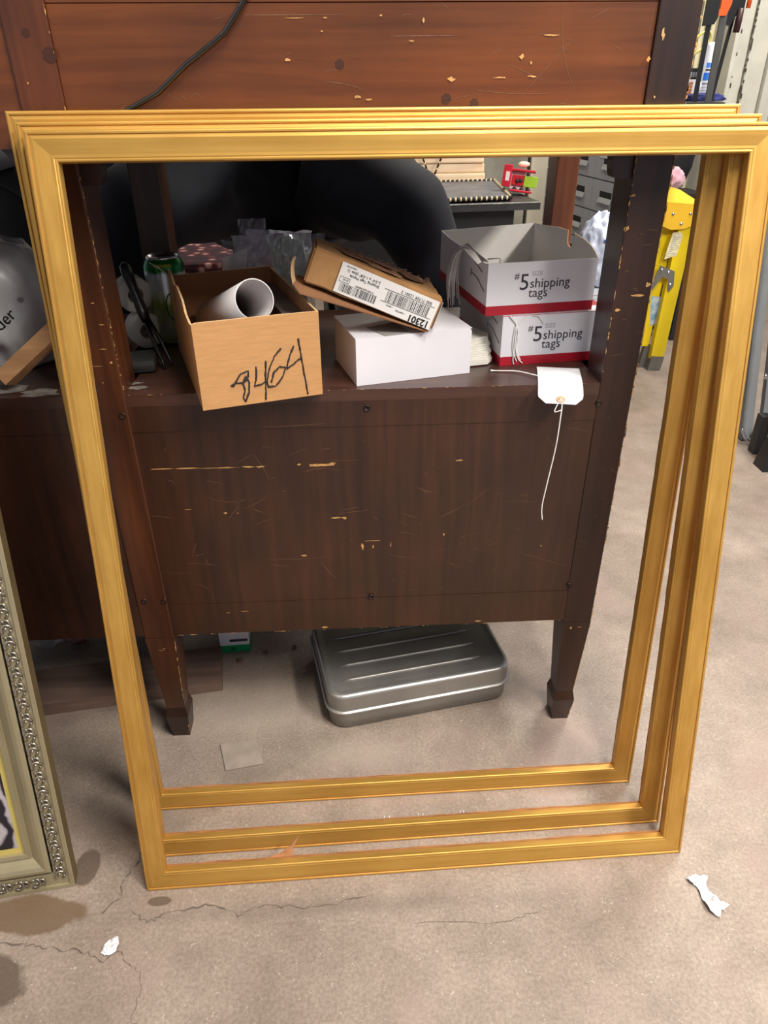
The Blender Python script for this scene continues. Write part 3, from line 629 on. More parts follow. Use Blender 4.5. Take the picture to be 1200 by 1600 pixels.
# ---- tape rolls, black tool and grey block behind the left stile
TW = mat('white_tape', (214, 210, 200), .6, var=.06)
for x, y, z, rr_, lab in ((-.352, .235, ZS + .0305, .030, 'lower white tape roll beside the drink can'), (-.362, .2375, ZS + .0905, .029, 'upper white tape roll beside the drink can')):
    t = thing('tape_roll', lab, 'tape', (x, y, z), 'white tape rolls beside the can')
    Mx = Matrix.Rotation(pi / 2, 3, 'X') @ Matrix.Rotation(0, 3, 'Z')
    mb = MB(); mb.lathe([(.013, -.018), (rr_ - .001, -.018), (rr_, -.016), (rr_, .016), (rr_ - .001, .018), (.013, .018)], (x, y, z), 32, 0, rz(.5) @ Mx); mb.build('tape', TW, t)
    mb = MB(); mb.lathe([(.011, -.0178), (.013, -.0178), (.013, .0178), (.011, .0178), (.011, -.0178)], (x, y, z), 24, 0, rz(.5) @ Mx); mb.build('core', mat('grey_core', (120, 112, 100), .8), t)
tl = thing('hand_tool', 'black handled tool with forked end leaning beside the drink can', 'tool', (-.318, .12, ZS))
mb = MB(); mb.tube([(-.354, .192, .874), (-.353, .19, .869), (-.350, .186, .858), (-.343, .178, .838), (-.331, .163, .805), (-.325, .155, .79)], [.005, .0125, .0135, .0105, .0125, .010], 14, flat=.7); mb.build('handle', BLACKPL, tl)
mb = MB(); mb.tube([(-.328, .158, .795), (-.316, .14, .765), (-.300, .115, .738), (-.295, .105, .7275)], [.004, .0035, .003, .002], 8); mb.build('prong', BLACKPL, tl)
mb = MB(); mb.tube([(-.323, .158, .793), (-.306, .145, .765), (-.289, .123, .735), (-.286, .118, .7275)], [.004, .0035, .003, .002], 8); mb.build('prong', BLACKPL, tl)
mb = MB(); mb.box((-.3365, .181, .833), (.0035, .002, .008), rz(.4) @ Matrix.Rotation(-.4, 3, 'Y')); mb.box((-.340, .184, .843), (.003, .002, .003)); mb.build('mark', mat('grey_mark', (110, 110, 110), .6), tl)
mb = MB(); mb.box((-.332, .118, ZS + .012), (.046, .06, .022), rz(.15), 0, .009); mb.build('rubber_block', mat('dark_grey_rubber', (62, 62, 60), .5), None, loc=(-.332, .118, ZS), label='dark grey rounded block on the shelf under the forked tool', category='block')

# ---- white box and the blank tags spilling from it
a1 = .25; ex1 = V((math.cos(a1), math.sin(a1), 0)); ey1 = V((-math.sin(a1), math.cos(a1), 0)); O1 = V((.010, .013, ZS + .0004)); w1, d1, h1 = .184, .13, .0710
wb = thing('white_box', 'plain white card box lying under the tilted brown carton', 'box', O1 + ex1 * w1 / 2 + ey1 * d1 / 2)
tk = .0012; WM = [WHITE_CARD, CARD_IN, WHITE_CARD]
wallpart('wall', O1, ex1 * w1, [(0, h1), (.985, h1), (1, h1 - .004)], ey1 * tk, WM, wb)
wallpart('wall', O1 + ey1 * (d1 - tk), ex1 * w1, [(0, h1), (1, h1)], ey1 * tk, [CARD_IN, WHITE_CARD, WHITE_CARD], wb)
wallpart('wall', O1 + ey1 * tk, ey1 * (d1 - 2 * tk), [(0, h1), (1, h1)], ex1 * tk, WM, wb)
mb = MB(); mb.prism([O1 + ex1 * tk + ey1 * tk, O1 + ex1 * w1 + ey1 * tk, O1 + ex1 * w1 + ey1 * (d1 - tk), O1 + ex1 * tk + ey1 * (d1 - tk)], (0, 0, tk)); mb.build('base', CARD_IN, wb)
Z1 = V((0, 0, h1)); mb = MB(); mb.prism([O1 + Z1, O1 + ex1 * w1 + Z1, O1 + ex1 * w1 + ey1 * d1 + Z1, O1 + ey1 * d1 + Z1], (0, 0, tk)); mb.build('lid', WHITE_CARD, wb)
mb = MB(); mb.prism([O1 + Z1 + ex1 * .045 - ey1 * .0 + V((0, 0, tk + .0003)), O1 + Z1 + ex1 * .085 + ey1 * .002 + V((0, 0, tk + .0003)), O1 + Z1 + ex1 * .08 + ey1 * .06 + V((0, 0, tk + .0003)), O1 + Z1 + ex1 * .03 + ey1 * .05 + V((0, 0, tk + .0003))], (0, 0, .0008)); mb.build('flap', mat('grey_flap', (150, 146, 142), .8), wb)
names = ['blank white tag at the bottom of the spilled pile', 'second blank white tag from the bottom of the spilled pile', 'blank white tag second from the top of the spilled pile', 'topmost blank white tag of the spilled pile']
for i in range(4):
    a = .22 + .10 * i; cx_, cy_ = .186 - .001 * i, .116 + .005 * i; M = rz(a); z = ZS + .0022 + .0095 * i
    pts = [(-.06, -.032), (.030, -.032), (.042, -.02), (.042, .02), (.03, .032), (-.06, .032)]
    mb = MB()
    for k in range(3): mb.prism([M @ V((p[0] + .0012 * (k % 2), p[1] + .0008 * k, 0)) + V((cx_, cy_, z + .0031 * k)) for p in pts], (0, 0, .0026))
    mb.build('blank_tag', mat('tag_card', (228, 224, 214), .7, var=.05), None, loc=(cx_, cy_, z), label=names[i] + ' by the white box', category='tag', group='blank tags spilling from the white box')

# ---- tilted brown carton with an upside-down shipping label
p_br = V((.1205, .030, .8015)); p_bl = V((-.0615, .030, .8760))
c1 = (p_br - p_bl); cw = c1.length; c1.normalize()
c3 = (V((-.10, 1, -.02)) - c1 * V((-.10, 1, -.02)).dot(c1)).normalized(); c2 = c3.cross(c1).normalized()
if c2.z < 0: c2 = -c2
ch, cd = .050, .115
CO = p_bl
ct = thing('shipping_carton', 'worn brown carton with upside-down white barcode label, tilted on the white box', 'box', CO + c1 * cw / 2)
def cp(u, v, w): return CO + c1 * u + c2 * v + c3 * w
mb = MB(); mb.hexa([cp(0, 0, 0), cp(cw, 0, 0), cp(cw, 0, cd), cp(0, 0, cd)], [cp(0, ch, 0), cp(cw, ch, 0), cp(cw, ch, cd), cp(0, ch, cd)])
bm = bmesh.new(); mv = [bm.verts.new(v) for v in mb.v]
for f in mb.f: bm.faces.new([mv[i] for i in f])
bmesh.ops.bevel(bm, geom=bm.edges[:], offset=.0025, segments=2, affect='EDGES'); bmesh.ops.subdivide_edges(bm, edges=[e for e in bm.edges if e.calc_length() > .03], cuts=6, use_grid_fill=True)
bm.verts.index_update(); mb = MB(); mb.add([v.co + c2 * (.0025 * noise.noise(v.co * 40)) for v in bm.verts], [tuple(v.index for v in f.verts) for f in bm.faces]); bm.free()
body = mb.build('body', mat('worn_kraft', (176, 132, 84), .85, var=.16, scale=26, bump=.2), ct)
# torn patches and frayed paper on the top
for i, (u, v_, su, sv_) in enumerate([(.06, .05, .04, .02), (.11, .03, .03, .016), (.15, .07, .03, .03), (.10, .085, .05, .018)]):
    r = random.Random(i + 40); n = 10
    mb = MB(); mb.prism([cp(u + su * math.cos(2 * pi * k / n) * r.uniform(.5, 1.1), ch + .0022, v_ + sv_ * math.sin(2 * pi * k / n) * r.uniform(.5, 1.1)) for k in range(n)], c2 * .0006); mb.build('torn_patch', mat('torn_kraft_' + str(i % 2), ((122, 84, 62), (150, 108, 84))[i % 2], .9, var=.3, scale=80), ct)
mb = MB(); r = random.Random(9)
for i in range(46):
    u = r.uniform(.03, cw); w = cd * r.uniform(.8, 1.02); a = r.uniform(-.8, .8); l = r.uniform(.004, .014)
    p = cp(u, ch + .001, w); mb.tube([p, p + c1 * l * math.cos(a) * .6 + c2 * r.uniform(.001, .005), p + c1 * l * math.cos(a) + c3 * l * math.sin(a) + c2 * r.uniform(.0, .006)], .0005, 4)
o = mb.build('frayed_fibres', mat('fibre', (168, 130, 110), .9), ct); o['kind'] = 'stuff'
# bottom flap hanging open on the left
mb = MB(); fl = [cp(cw * .99, -.0032, .0), cp(cw * .5, -.008, -.004), cp(.0, -.0165, -.006), cp(-.012, -.008, -.004), cp(-.010, -.004, .05), cp(cw * .5, -.0045, .05), cp(cw * .99, -.0032, .05)]
mb.prism(fl, c2 * .0022); mb.build('flap', [KRAFT_D], ct)
mb = MB(); A = cp(-.010, -.008, -.005)
mb.grid(lambda u, v: cp(-.012 - .012 * math.sin(u * 1.6) + .004 * v, -.010 + .034 * u + .004 * math.sin(v * 3), -.004 + .028 * v - .006 * u), 6, 6); mb.build('torn_flap', KRAFT_E, ct)
# label, printed upside down
LB = mat('label_white', (232, 230, 228), .5, var=.03)
def lp(u, v): return cp(u, v, -.0027)
l0, l1 = .043, cw - .003
mb = MB(); mb.prism([lp(l0, .004), lp(l1, .001), lp(l1, ch - .006), lp(l0, ch - .003)], c3 * .0003); mb.build('label', LB, ct)
mb = MB(); mb.prism([cp(cw + .0027, .002, .002), cp(cw + .0027, .002, .034), cp(cw + .0027, ch - .006, .034), cp(cw + .0027, ch - .006, .002)], -c1 * .0003); mb.build('label', LB, ct)
def bars(u0, u1, v0, v1, seed, face=None):
    r = random.Random(seed); mb = MB(); u = u0
    g = face or (lambda a, b: cp(a, b, -.0028))
    while u < u1:
        w = r.choice((.0005, .0009, .0014)); mb.add([g(u, v0), g(min(u + w, u1), v0), g(min(u + w, u1), v1), g(u, v1)], [(0, 1, 2, 3)]); u += w + r.choice((.0006, .0009, .0013))
    return mb
bars(l0 + .006, l0 + .062, .007, .019, 1).build('barcode', BLACKINK, ct)
mb = bars(l0 + .074, l1 - .010, .017, .032, 2)
for v in (.0155, .0330): mb.add([cp(l0 + .068, v, -.0028), cp(l1 - .004, v, -.0028), cp(l1 - .004, v + .0009, -.0028), cp(l0 + .068, v + .0009, -.0028)], [(0, 1, 2, 3)])
mb.build('barcode', BLACKINK, ct)
mb = bars(.006, .027, .016, .032, 3, lambda a, b: cp(cw + .0028, b, a)); 
for v in (.014, .0332): mb.add([cp(cw + .0028, v, .004), cp(cw + .0028, v, .03), cp(cw + .0028, v + .001, .03), cp(cw + .0028, v + .001, .004)], [(0, 1, 2, 3)])
mb.build('barcode', BLACKINK, ct)
def ltext(s_, size, u, v, bold=0): text(s_, size, cp(u, v, -.0028), -c1, -c2, BLACKINK, ct, bold=bold)
ltext('12301', .0135, l1 - .003, .0118, .0004); ltext('500 71709 12301 2', .0062, l1 - .010, .0395); ltext('1 CARTON', .003, l1 - .042, .011); ltext('1 EACH', .003, l1 - .062, .0135)
ltext('Shipping Tags Manila', .0054, l0 + .060, .0335); ltext('2-3/4" x 1-3/8" (Size 1)', .0054, l0 + .060, .0395); ltext('7170912301000091', .0036, l0 + .056, .0225); ltext('D101', .004, l0 + .016, .0255)
ltext('MADE IN USA', .0024, l0 + .022, .044)
mb = MB()
for (u0, v0, u1, v1) in ((.003, .020, .018, .0207), (.003, .0268, .018, .0275), (.003, .020, .0036, .0275), (.0174, .020, .018, .0275)):
    mb.add([cp(l0 + u0, v0, -.0028), cp(l0 + u1, v0, -.0028), cp(l0 + u1, v1, -.0028), cp(l0 + u0, v1, -.0028)], [(0, 1, 2, 3)])
mb.build('stamp_frame', BLACKINK, ct)

# ---- two boxes of shipping tags
def tagbox(O, a, w, d, h, lab, opened):
    ex = V((math.cos(a), math.sin(a), 0)); ey = V((-math.sin(a), math.cos(a), 0)); O = V(O); tk = .0012
    t = thing('tag_box', lab, 'box', O + ex * w / 2 + ey * d / 2, 'boxes of shipping tags')
    wallpart('wall', O, ex * w, [(0, h), (1, h)], ey * tk, WM, t)
    if opened:
        wallpart('wall', O + ey * (d - tk), ex * w, [(0, h + .004), (1, h + .010)], ey * tk, [CARD_IN, WHITE_CARD, WHITE_CARD], t)
        wallpart('wall', O + ey * tk, ey * (d - 2 * tk), [(0, h), (.06, h - .003), (.12, h - .004), (.2, h - .012), (.30, h - .008), (.5, h - .001), (.8, h), (1, h + .004)], ex * tk, WM, t)
        wallpart('wall', O + ey * tk + ex * (w - tk), ey * (d - 2 * tk), [(0, h), (.04, h + .007), (.10, h + .013), (.2, h + .018), (.34, h + .021), (.35, h + .004), (.38, h - .003), (.42, h - .001), (.435, h + .006), (.44, h + .022), (.47, h + .021), (.60, h + .020), (.8, h + .014), (1, h + .010)], ex * tk, [CARD_IN, WHITE_CARD, KRAFT_E], t)
    else:
        wallpart('wall', O + ey * (d - tk), ex * w, [(0, h), (1, h)], ey * tk, [CARD_IN, WHITE_CARD, WHITE_CARD], t)
        wallpart('wall', O + ey * tk, ey * (d - 2 * tk), [(0, h), (1, h)], ex * tk, WM, t)
        wallpart('wall', O + ey * tk + ex * (w - tk), ey * (d - 2 * tk), [(0, h), (1, h)], ex * tk, [CARD_IN, WHITE_CARD, WHITE_CARD], t)
        Z = V((0, 0, h)); mb = MB(); mb.prism([O + Z, O + ex * w + Z, O + ex * w + ey * d + Z, O + ey * d + Z], (0, 0, .0008)); mb.build('lid', RED, t)
        mb = MB(); mb.prism([O + Z + V((0, 0, .0009)), O + ex * w + Z + V((0, 0, .0009)), O + ex * w + ey * .03 + Z + V((0, 0, .0009)), O + ey * .03 + Z + V((0, 0, .0009))], (0, 0, .0003)); mb.build('lid_edge', WHITE_CARD, t)
    mb = MB(); mb.prism([O + ex * tk + ey * tk, O + ex * (w - tk) + ey * tk, O + ex * (w - tk) + ey * (d - tk), O + ex * tk + ey * (d - tk)], (0, 0, tk)); mb.build('base', CARD_IN, t)
    hb = h * .185
    mb = MB(); mb.prism([O - ey * .0003, O + ex * w - ey * .0003, O + ex * w - ey * .0003 + V((0, 0, hb)), O - ey * .0003 + V((0, 0, hb))], ey * .0003)
    mb.prism([O - ex * .0003, O + ey * d - ex * .0003, O + ey * d - ex * .0003 + V((0, 0, hb)), O - ex * .0003 + V((0, 0, hb))], ex * .0003); mb.build('red_band', RED, t)
    Z = V((0, 0, 1)); F = lambda u, v: O + ex * u + Z * v - ey * .0001
    k = h / .0795
    text('#', .0135 * k, F(.043, .0545 * k), ex, Z, INK, t); text('5', .0350 * k, F(.051, .0375 * k), ex, Z, INK, t); text('SIZE', .0095 * k, F(.0705, .0583 * k), ex, Z, INK2, t)
    text('shipping', .0205 * k, F(.0685, .0400 * k), ex, Z, INK, t); text('tags', .0205 * k, F(.0675, .0255 * k), ex, Z, INK, t)
    # thin printed outlines on the left end
    mb = MB(); G = lambda u, v: O + ey * u + Z * v - ex * .0004
    for pts in ([(.008, .035), (.02, .040), (.035, .048), (.06, .050)], [(.062, .044), (.06, .050), (.061, .056)], [(.02, .062), (.035, .066), (.05, .070)]): mb.tube([G(u * d / .2, v * k) for u, v in pts], .0006, 4)
    mb.build('printed_line', INK, t)
    return t, O, ex, ey
tb1 = tagbox((.241, .086, ZS + .0004), .13, .178, .24, .0795, 'lower white and red box of shipping tags on the desk shelf', False)
tb2 = tagbox((.2125, .086, ZS + .0004 + .0795 + .0016), .152, .177, .262, .0785, 'upper white and red box of shipping tags, open with a notched side', True)
# strings hanging out of the boxes
def bezier(P, n=14):
    P = [V(p) for p in P]; out = []
    for i in range(len(P) - 1):
        p0 = P[max(i - 1, 0)]; p1 = P[i]; p2 = P[i + 1]; p3 = P[min(i + 2, len(P) - 1)]
        for k in range(n):
            t = k / n; out.append(.5 * ((2 * p1) + (p2 - p0) * t + (2 * p0 - 5 * p1 + 4 * p2 - p3) * t * t + (3 * p1 - p0 - 3 * p2 + p3) * t ** 3))
    out.append(P[-1]); return out
sb = thing('string_bundle', 'bundle of loose white tag strings hanging over the open tag box side', 'string', (.185, .16, .89))
r = random.Random(21)
GS = mat('greyish_string', (206, 202, 198), .85)
for i in range(15):
    j = r.uniform(-1, 1); k = r.uniform(-1, 1); l = r.uniform(-.02, .03)
    mb = MB(); mb.tube(bezier([(.215 + .005 * k, .13 + .006 * j, .878), (.202, .155 + .006 * j, .889), (.190 + .003 * j, .172 + .008 * j, .893 + .003 * k), (.178 + .006 * j, .178 + .008 * k, .880), (.172 + .010 * j, .178 + .012 * k, .845), (.174 + .013 * j, .175 + .010 * j, .812 - l * .6)], 6), .0008, 5); mb.build('string', GS, sb)
mb = MB(); mb.tube(bezier([(.217, .118, .884), (.222, .102, .888), (.232, .098, .888), (.229, .094, .878)], 6), .0011, 5); mb.build('string', STRING, sb)
s2 = thing('string_bundle', 'knotted white tag strings hanging down the front of the lower tag box', 'string', (.268, .08, .79))
e1, f1_ = tb1[2], tb1[3]
def fb(u, z, n=.0016): return tb1[1] + e1 * u + V((0, 0, z - ZS - .0004)) - f1_ * n
for pts in ([(.010, .805), (.018, .796), (.022, .790), (.022, .76), (.021, .735), (.023, .7262)], [(.038, .8035), (.03, .797), (.022, .789), (.019, .77), (.020, .748), (.028, .730)], [(.012, .8045), (.021, .793), (.026, .78), (.024, .755), (.030, .735), (.038, .7275)],
            [(.048, .804), (.056, .803), (.062, .797), (.066, .790)], [(.015, .8035), (.022, .79), (.027, .772), (.026, .75), (.034, .732)]):
    mb = MB(); mb.tube(bezier([fb(u, z) for u, z in pts], 6), .0009, 5); mb.build('string', STRING, s2)
# hanging tag on the shelf edge
tg = thing('shipping_tag', 'white shipping tag with ring hole lying over the desk shelf edge', 'tag', (.32, .02, ZS))
def tp(u, v):       # u across, v along from the shelf to the drooping end
    L = .115; s = v * L; a = V((.331, .068, ZS + .0016)); dirv = V((-.20, -.98, 0)).normalized(); sd = V((.98, -.20, 0)).normalized()
    flat = .071
    if s < flat: p = a + dirv * s + V((0, 0, .0005 + .0015 * math.sin(s / flat * pi)))
    else: q = s - flat; p = a + dirv * (flat + q * .93) + V((0, 0, .0005 - .36 * q * min(1, .45 + q / .04)))
    return p + sd * (u - .5) * .066
nu, nv = 8, 18; mb = MB()
def cut(u, v): 
    if v > .88: k = (v - .88) / .12; return .5 + (u - .5) * (1 - .34 * k)
    return u
mb.grid(lambda u, v: tp(cut(u, v), v), nu, nv); mb.grid(lambda u, v: tp(cut(u, v), v) - V((0, 0, .0004)), nu, nv); mb.build('card', PAPER, tg)
cN = (tp(.6, .93) - tp(.4, .93)).cross(tp(.5, .93) - tp(.5, .9)).normalized(); 
if cN.z < 0: cN = -cN
Qe = cN.to_track_quat('Z', 'Y').to_matrix(); ce = tp(.5, .93)
mb = MB(); mb.lathe([(.0022, .0012), (.0066, .0012), (.0066, .0003), (.0022, .0003)], ce, 24, 0, Qe); mb.build('reinforcement_ring', mat('tan_ring', (190, 150, 110), .8), tg)
mb = MB(); mb.lathe([(.0001, .0014), (.0022, .0014)], ce, 16, 0, Qe); mb.build('hole', mat('hole_dark', (30, 22, 18), .9), tg)
mb = MB(); mb.tube(bezier([ce + cN * .003, ce + V((.001, -.006, -.004)), ce + V((.0, -.010, -.02)), ce + V((-.002, -.012, -.07)), ce + V((-.008, -.012, -.13)), ce + V((-.012, -.012, -.175)), ce + V((-.009, -.012, -.200))], 6), .0010, 6); mb.build('string', STRING, tg)
mb = MB(); mb.tube(bezier([ce + cN * .003, ce + V((-.008, -.008, -.008)), ce + V((-.010, -.011, -.014)), ce + V((.0, -.010, -.012))], 6), .0007, 5); mb.build('string', STRING, tg)
mb = MB(); mb.tube(bezier([(.222, .063, .7258), (.235, .060, .7262), (.262, .054, .727), (.285, .035, .7272), (.292, .028, .727)], 6), [.0016] * 3 + [.001] * 22, 6); mb.build('string', STRING, None, loc=(.25, .06, ZS), label='single white string lying on the shelf left of the tag', category='string')

# ---- crumpled clear plastic packaging behind the cardboard box
def clear(name, col, tr, rough=.08):
    m = bpy.data.materials.new(name); m.use_nodes = True; nt = m.node_tree; N = nt.nodes; L = nt.links
    b = N['Principled BSDF']; b.inputs['Base Color'].default_value = (*lin(col), 1); b.inputs['Roughness'].default_value = rough; b.inputs['Specular IOR Level'].default_value = .9; b.inputs['Coat Weight'].default_value = .6
    t = N.new('ShaderNodeBsdfTransparent'); mx = N.new('ShaderNodeMixShader'); mx.inputs[0].default_value = tr
    L.new(b.outputs[0], mx.inputs[1]); L.new(t.outputs[0], mx.inputs[2]); L.new(mx.outputs[0], N['Material Output'].inputs['Surface'])
    return m
pk = thing('plastic_packaging', 'crumpled clear plastic packaging piled behind the cardboard box', 'packaging', (-.13, .325, ZS))
CL1 = clear('clear_film', (196, 196, 210), .72); CL2 = clear('milky_film', (190, 188, 202), .25, .25); CL3 = clear('greenish_film', (186, 204, 194), .42)
def sheet(c, w, h, nrm, seed, m, amp=.014, name='film'):
    n = V(nrm).normalized(); a = V((0, 0, 1)).cross(n).normalized(); b = n.cross(a); off = V((seed, seed * 2.7, 0))
    def fn(u, v):
        p = V((u * 3.2, v * 3.2, 0)) + off; k = (1 - 2 * abs(noise.noise(p))) * .7 + noise.noise(p * 2.7) * .5
        tp_ = 1 - .25 * abs(noise.noise(V((v * 3 + seed, 0, 0))))
        q = V(c) + a * (u - .5) * w * tp_ + b * (v - .5) * h + n * k * amp
        if q.y < .295 + (q.x + .14) * .3: q.y = .295 + (q.x + .14) * .3
        if q.y > .376: q.y = .376
        return q
    mb = MB(); mb.grid(fn, 14, 14, 0, False); mb.build(name, m, pk)
sheet((-.155, .335, .82), .10, .13, (-.1, -1, .25), 1, CL2); sheet((-.10, .328, .82), .07, .13, (.4, -1, .35), 2, CL3, .012); sheet((-.165, .35, .862), .05, .10, (.1, -1, .1), 3, CL1, .01)
sheet((-.195, .318, .83), .06, .10, (-.5, -1, .3), 4, CL1); sheet((-.07, .345, .83), .07, .11, (.2, -1, .2), 5, CL1); sheet((-.12, .36, .84), .12, .10, (0, -1, .5), 6, CL2, .02)
mb = MB(); mb.grid(lambda u, v: V((-.225 + .04 * u + .01 * v, .305 + .012 * u + .02 * math.sin(u * 2), .80 + .055 * v + .01 * u * v)), 5, 5); mb.build('paper_piece', PAPER, pk)

# ------------------------------------------------------------ plastic bag and wood block at the left
bagm = mat('milky_plastic_bag', (206, 204, 205), .32, var=.06, scale=20, spec=.6)
bg = blob((-.545, .185, .80), (.085, .075, .118), 3, .13, 1.3, 5, ZS + .001)
bag = thing('plastic_bag', 'grey translucent plastic bag with black lettering at the left of the desk shelf', 'bag', (-.545, .185, ZS))
bg.build('bag_body', bagm, bag)
text('ider', .026, (-.541, .11, .7875), (.78, .0, .62), (-.62, 0, .78), BLACKINK, bag, spacing=1.0, surf=bvh(bg), ext=.0003)
text('\u00ae', .011, (-.501, .11, .830), (.78, .0, .62), (-.62, 0, .78), BLACKINK, bag, surf=bvh(bg), ext=.0003)
wk = thing('wood_block', 'pale sawn wood block leaning against the plastic bag', 'wood', (-.49, .05, ZS))
wp0 = V((-.517, .040, .7395)); wp1 = V((-.42, .062, .815)); wd_ = (wp1 - wp0).normalized(); wu = V((-.55, .35, .8)); wu = (wu - wd_ * wu.dot(wd_)).normalized(); wv = wd_.cross(wu)
mb = MB(); hw_, ht_ = .012, .012
mb.hexa([wp0 + wu * s1 * .0115 + wv * s2 * .014 for s1, s2 in ((-1, -1), (1, -1), (1, 1), (-1, 1))], [wp1 + wu * s1 * .0115 + wv * s2 * .014 for s1, s2 in ((-1, -1), (1, -1), (1, 1), (-1, 1))]); mb.build('block', wood('pale_wood', (172, 126, 86), (210, 164, 118), False, .7, .15, 0), wk)

# ------------------------------------------------------------ under the desk
# steel case
ac = .19; cex = V((math.cos(ac), math.sin(ac), 0)); cey = V((-math.sin(ac), math.cos(ac), 0)); cO = V((-.062, -.008, 0))
cs = thing('metal_case', 'grey metal case with ribbed lid on the floor under the desk', 'case', cO + cex * .19 + cey * .14)
cw_, cd_ = .388, .27
def rrect(x0, y0, x1, y1, r, n=6):
    out = []
    for cx__, cy__, a in ((x1 - r, y1 - r, 0), (x0 + r, y1 - r, pi / 2), (x0 + r, y0 + r, pi), (x1 - r, y0 + r, 1.5 * pi)):
        for i in range(n + 1): out.append((cx__ + r * math.cos(a + pi / 2 * i / n), cy__ + r * math.sin(a + pi / 2 * i / n)))
    return out
def loft(secs, m, name, parent, caps=(False, False)):
    mb = MB(); n = None
    rings = []
    for ins, z, rad in secs:
        pts = rrect(ins, ins, cw_ - ins, cd_ - ins, max(rad, .004)); n = len(pts); rings.append([cO + cex * p[0] + cey * p[1] + V((0, 0, z)) for p in pts])
    vs = [p for rg in rings for p in rg]; fs = []
    for i in range(len(secs) - 1):
        for k in range(n): fs.append((i * n + k, i * n + (k + 1) % n, (i + 1) * n + (k + 1) % n, (i + 1) * n + k))
    mb.add(vs, fs, 0, True); o = (len(secs) - 1) * n
    if caps[0]: mb.add(rings[0], [tuple(range(n))[::-1]])
    if caps[1]: mb.add(rings[-1], [tuple(range(n))])
    return mb.build(name, m, parent)
loft([(.012, 0, .03), (.006, .004, .034), (.004, .040, .036)], STEEL, 'base', cs, (True, True))
loft([(.006, .0402, .034), (.006, .0435, .034)], mat('seam_dark', (30, 28, 28), .6), 'seam', cs, (True, True))
loft([(.0025, .0437, .036), (-.001, .0446, .04), (-.0025, .0468, .04), (-.001, .0492, .04), (.003, .0502, .036)], mat('bright_steel_lip', (190, 188, 184), .35, .8), 'lid_lip', cs)
loft([(.003, .0502, .036), (.0035, .084, .034)], STEEL, 'lid_side', cs)
loft([(.0035, .084, .034), (.0045, .0872, .033), (.008, .0895, .031), (.012, .0898, .028)], mat('bright_steel_lip', (0, 0, 0)), 'lid_edge', cs)
loft([(.012, .0898, .028), (.017, .0885, .026), (.024, .0880, .02)], STEEL, 'lid_top', cs, (False, True))
for k in range(5):
    y = .050 + .043 * k; n = 14; mb = MB()
    for sgn in (1,):
        L0, L1 = .036, cw_ - .058
        path = [cO + cex * (L0 + (L1 - L0) * i / n) + cey * y + V((0, 0, .0884)) for i in range(n + 1)]
        mb.tube(path, [.001] + [.0042] * (n - 1) + [.001], 8, flat=.75)
    mb.build('rib', STEEL, cs)
# plank at left
PLK = wood('old_plank', (98, 78, 68), (132, 108, 96), False, .8, .35, 0)
mb = MB(); pdir = V((.99, .14, 0)).normalized(); pn = V((-pdir.y, pdir.x, 0)); pO = V((-.95, .033, .0005)); mb.prism([pO, pO + pdir * .662, pO + pdir * .662 + pn * .11, pO + pn * .11], (0, 0, .03)); mb.build('plank', PLK, None, loc=(-.55, .14, 0), label='dark worn wood plank on the floor under the desk', category='plank')
# wrappers behind the plank
for i, (c, s_, m, lab) in enumerate([((-.655, .305, .036), (.035, .025, .036), mat('red_wrapper', (150, 22, 44), .35, col2=(220, 210, 212), scale=40), 'crumpled red and white wrapper behind the dark plank'), ((-.72, .30, .034), (.04, .03, .034), clear('clear_wrap', (200, 200, 206), .6), 'crumpled clear wrapper left of the red wrapper'), ((-.585, .315, .03), (.04, .022, .03), clear('smoky_wrap', (150, 150, 154), .5), 'crumpled smoky plastic wrapper right of the red wrapper')]):
    b_ = blob(c, s_, 10 + i, .5, 2.2, 3, .0005); b_.build('wrapper', m, None, loc=(c[0], c[1], 0), label=lab, category='wrapper')
# green and white small carton
gc = thing('small_carton', 'small white and green carton on the floor under the desk', 'box', (-.285, .27, 0)); M = rz(.05)
mb = MB(); mb.box((-.283, .272, .034), (.066, .05, .068), M, 0, .001); mb.build('body', WHITE_CARD, gc)
mb = MB(); mb.box((-.283, .272, .010), (.0668, .0508, .0205), M, 0, .001); mb.build('green_band', mat('green_print', (0, 150, 84), .4), gc)
mb = MB(); mb.box((-.272, .2468, .034), (.04, .0004, .007), M); mb.build('dark_print', INK, gc); text('THREAD SEAL', .0048, (-.290, .2464, .0325), (1, .05, 0), (0, 0, 1), WHITE_CARD, gc) if False else None
mb = MB(); mb.box((-.286, .2462, .010), (.010, .0004, .010), M); mb.build('print_patch', mat('dark_green', (0, 96, 52), .5), gc)
for i, (x, y, s_) in enumerate([(-.268, .215, .007), (-.213, .239, .006), (-.148, .253, .005)]):
    b_ = blob((x, y, .003), (s_, s_ * .7, .004), 20 + i, .5, 1.8, 2, .0003); b_.build('debris_crumb', mat('brown_crumb', (110, 84, 62), .9), None, loc=(x, y, 0), label=['largest brown crumb of debris nearest the small carton', 'middle brown crumb of debris under the desk', 'small brown crumb of debris nearest the metal case'][i], category='debris', group='crumbs of debris under the desk')
mb = MB(); mb.prism([(-.278, -.025, .0004), (-.259, -.088, .0004), (-.189, -.076, .0004), (-.209, -.017, .0004)], (0, 0, .0035)); mb.build('floor_plate', mat('thin_grey_plate', (150, 138, 126), .4, var=.15, scale=30), None, loc=(-.235, -.05, 0), label='thin grey plate lying flat on the floor under the desk', category='plate')

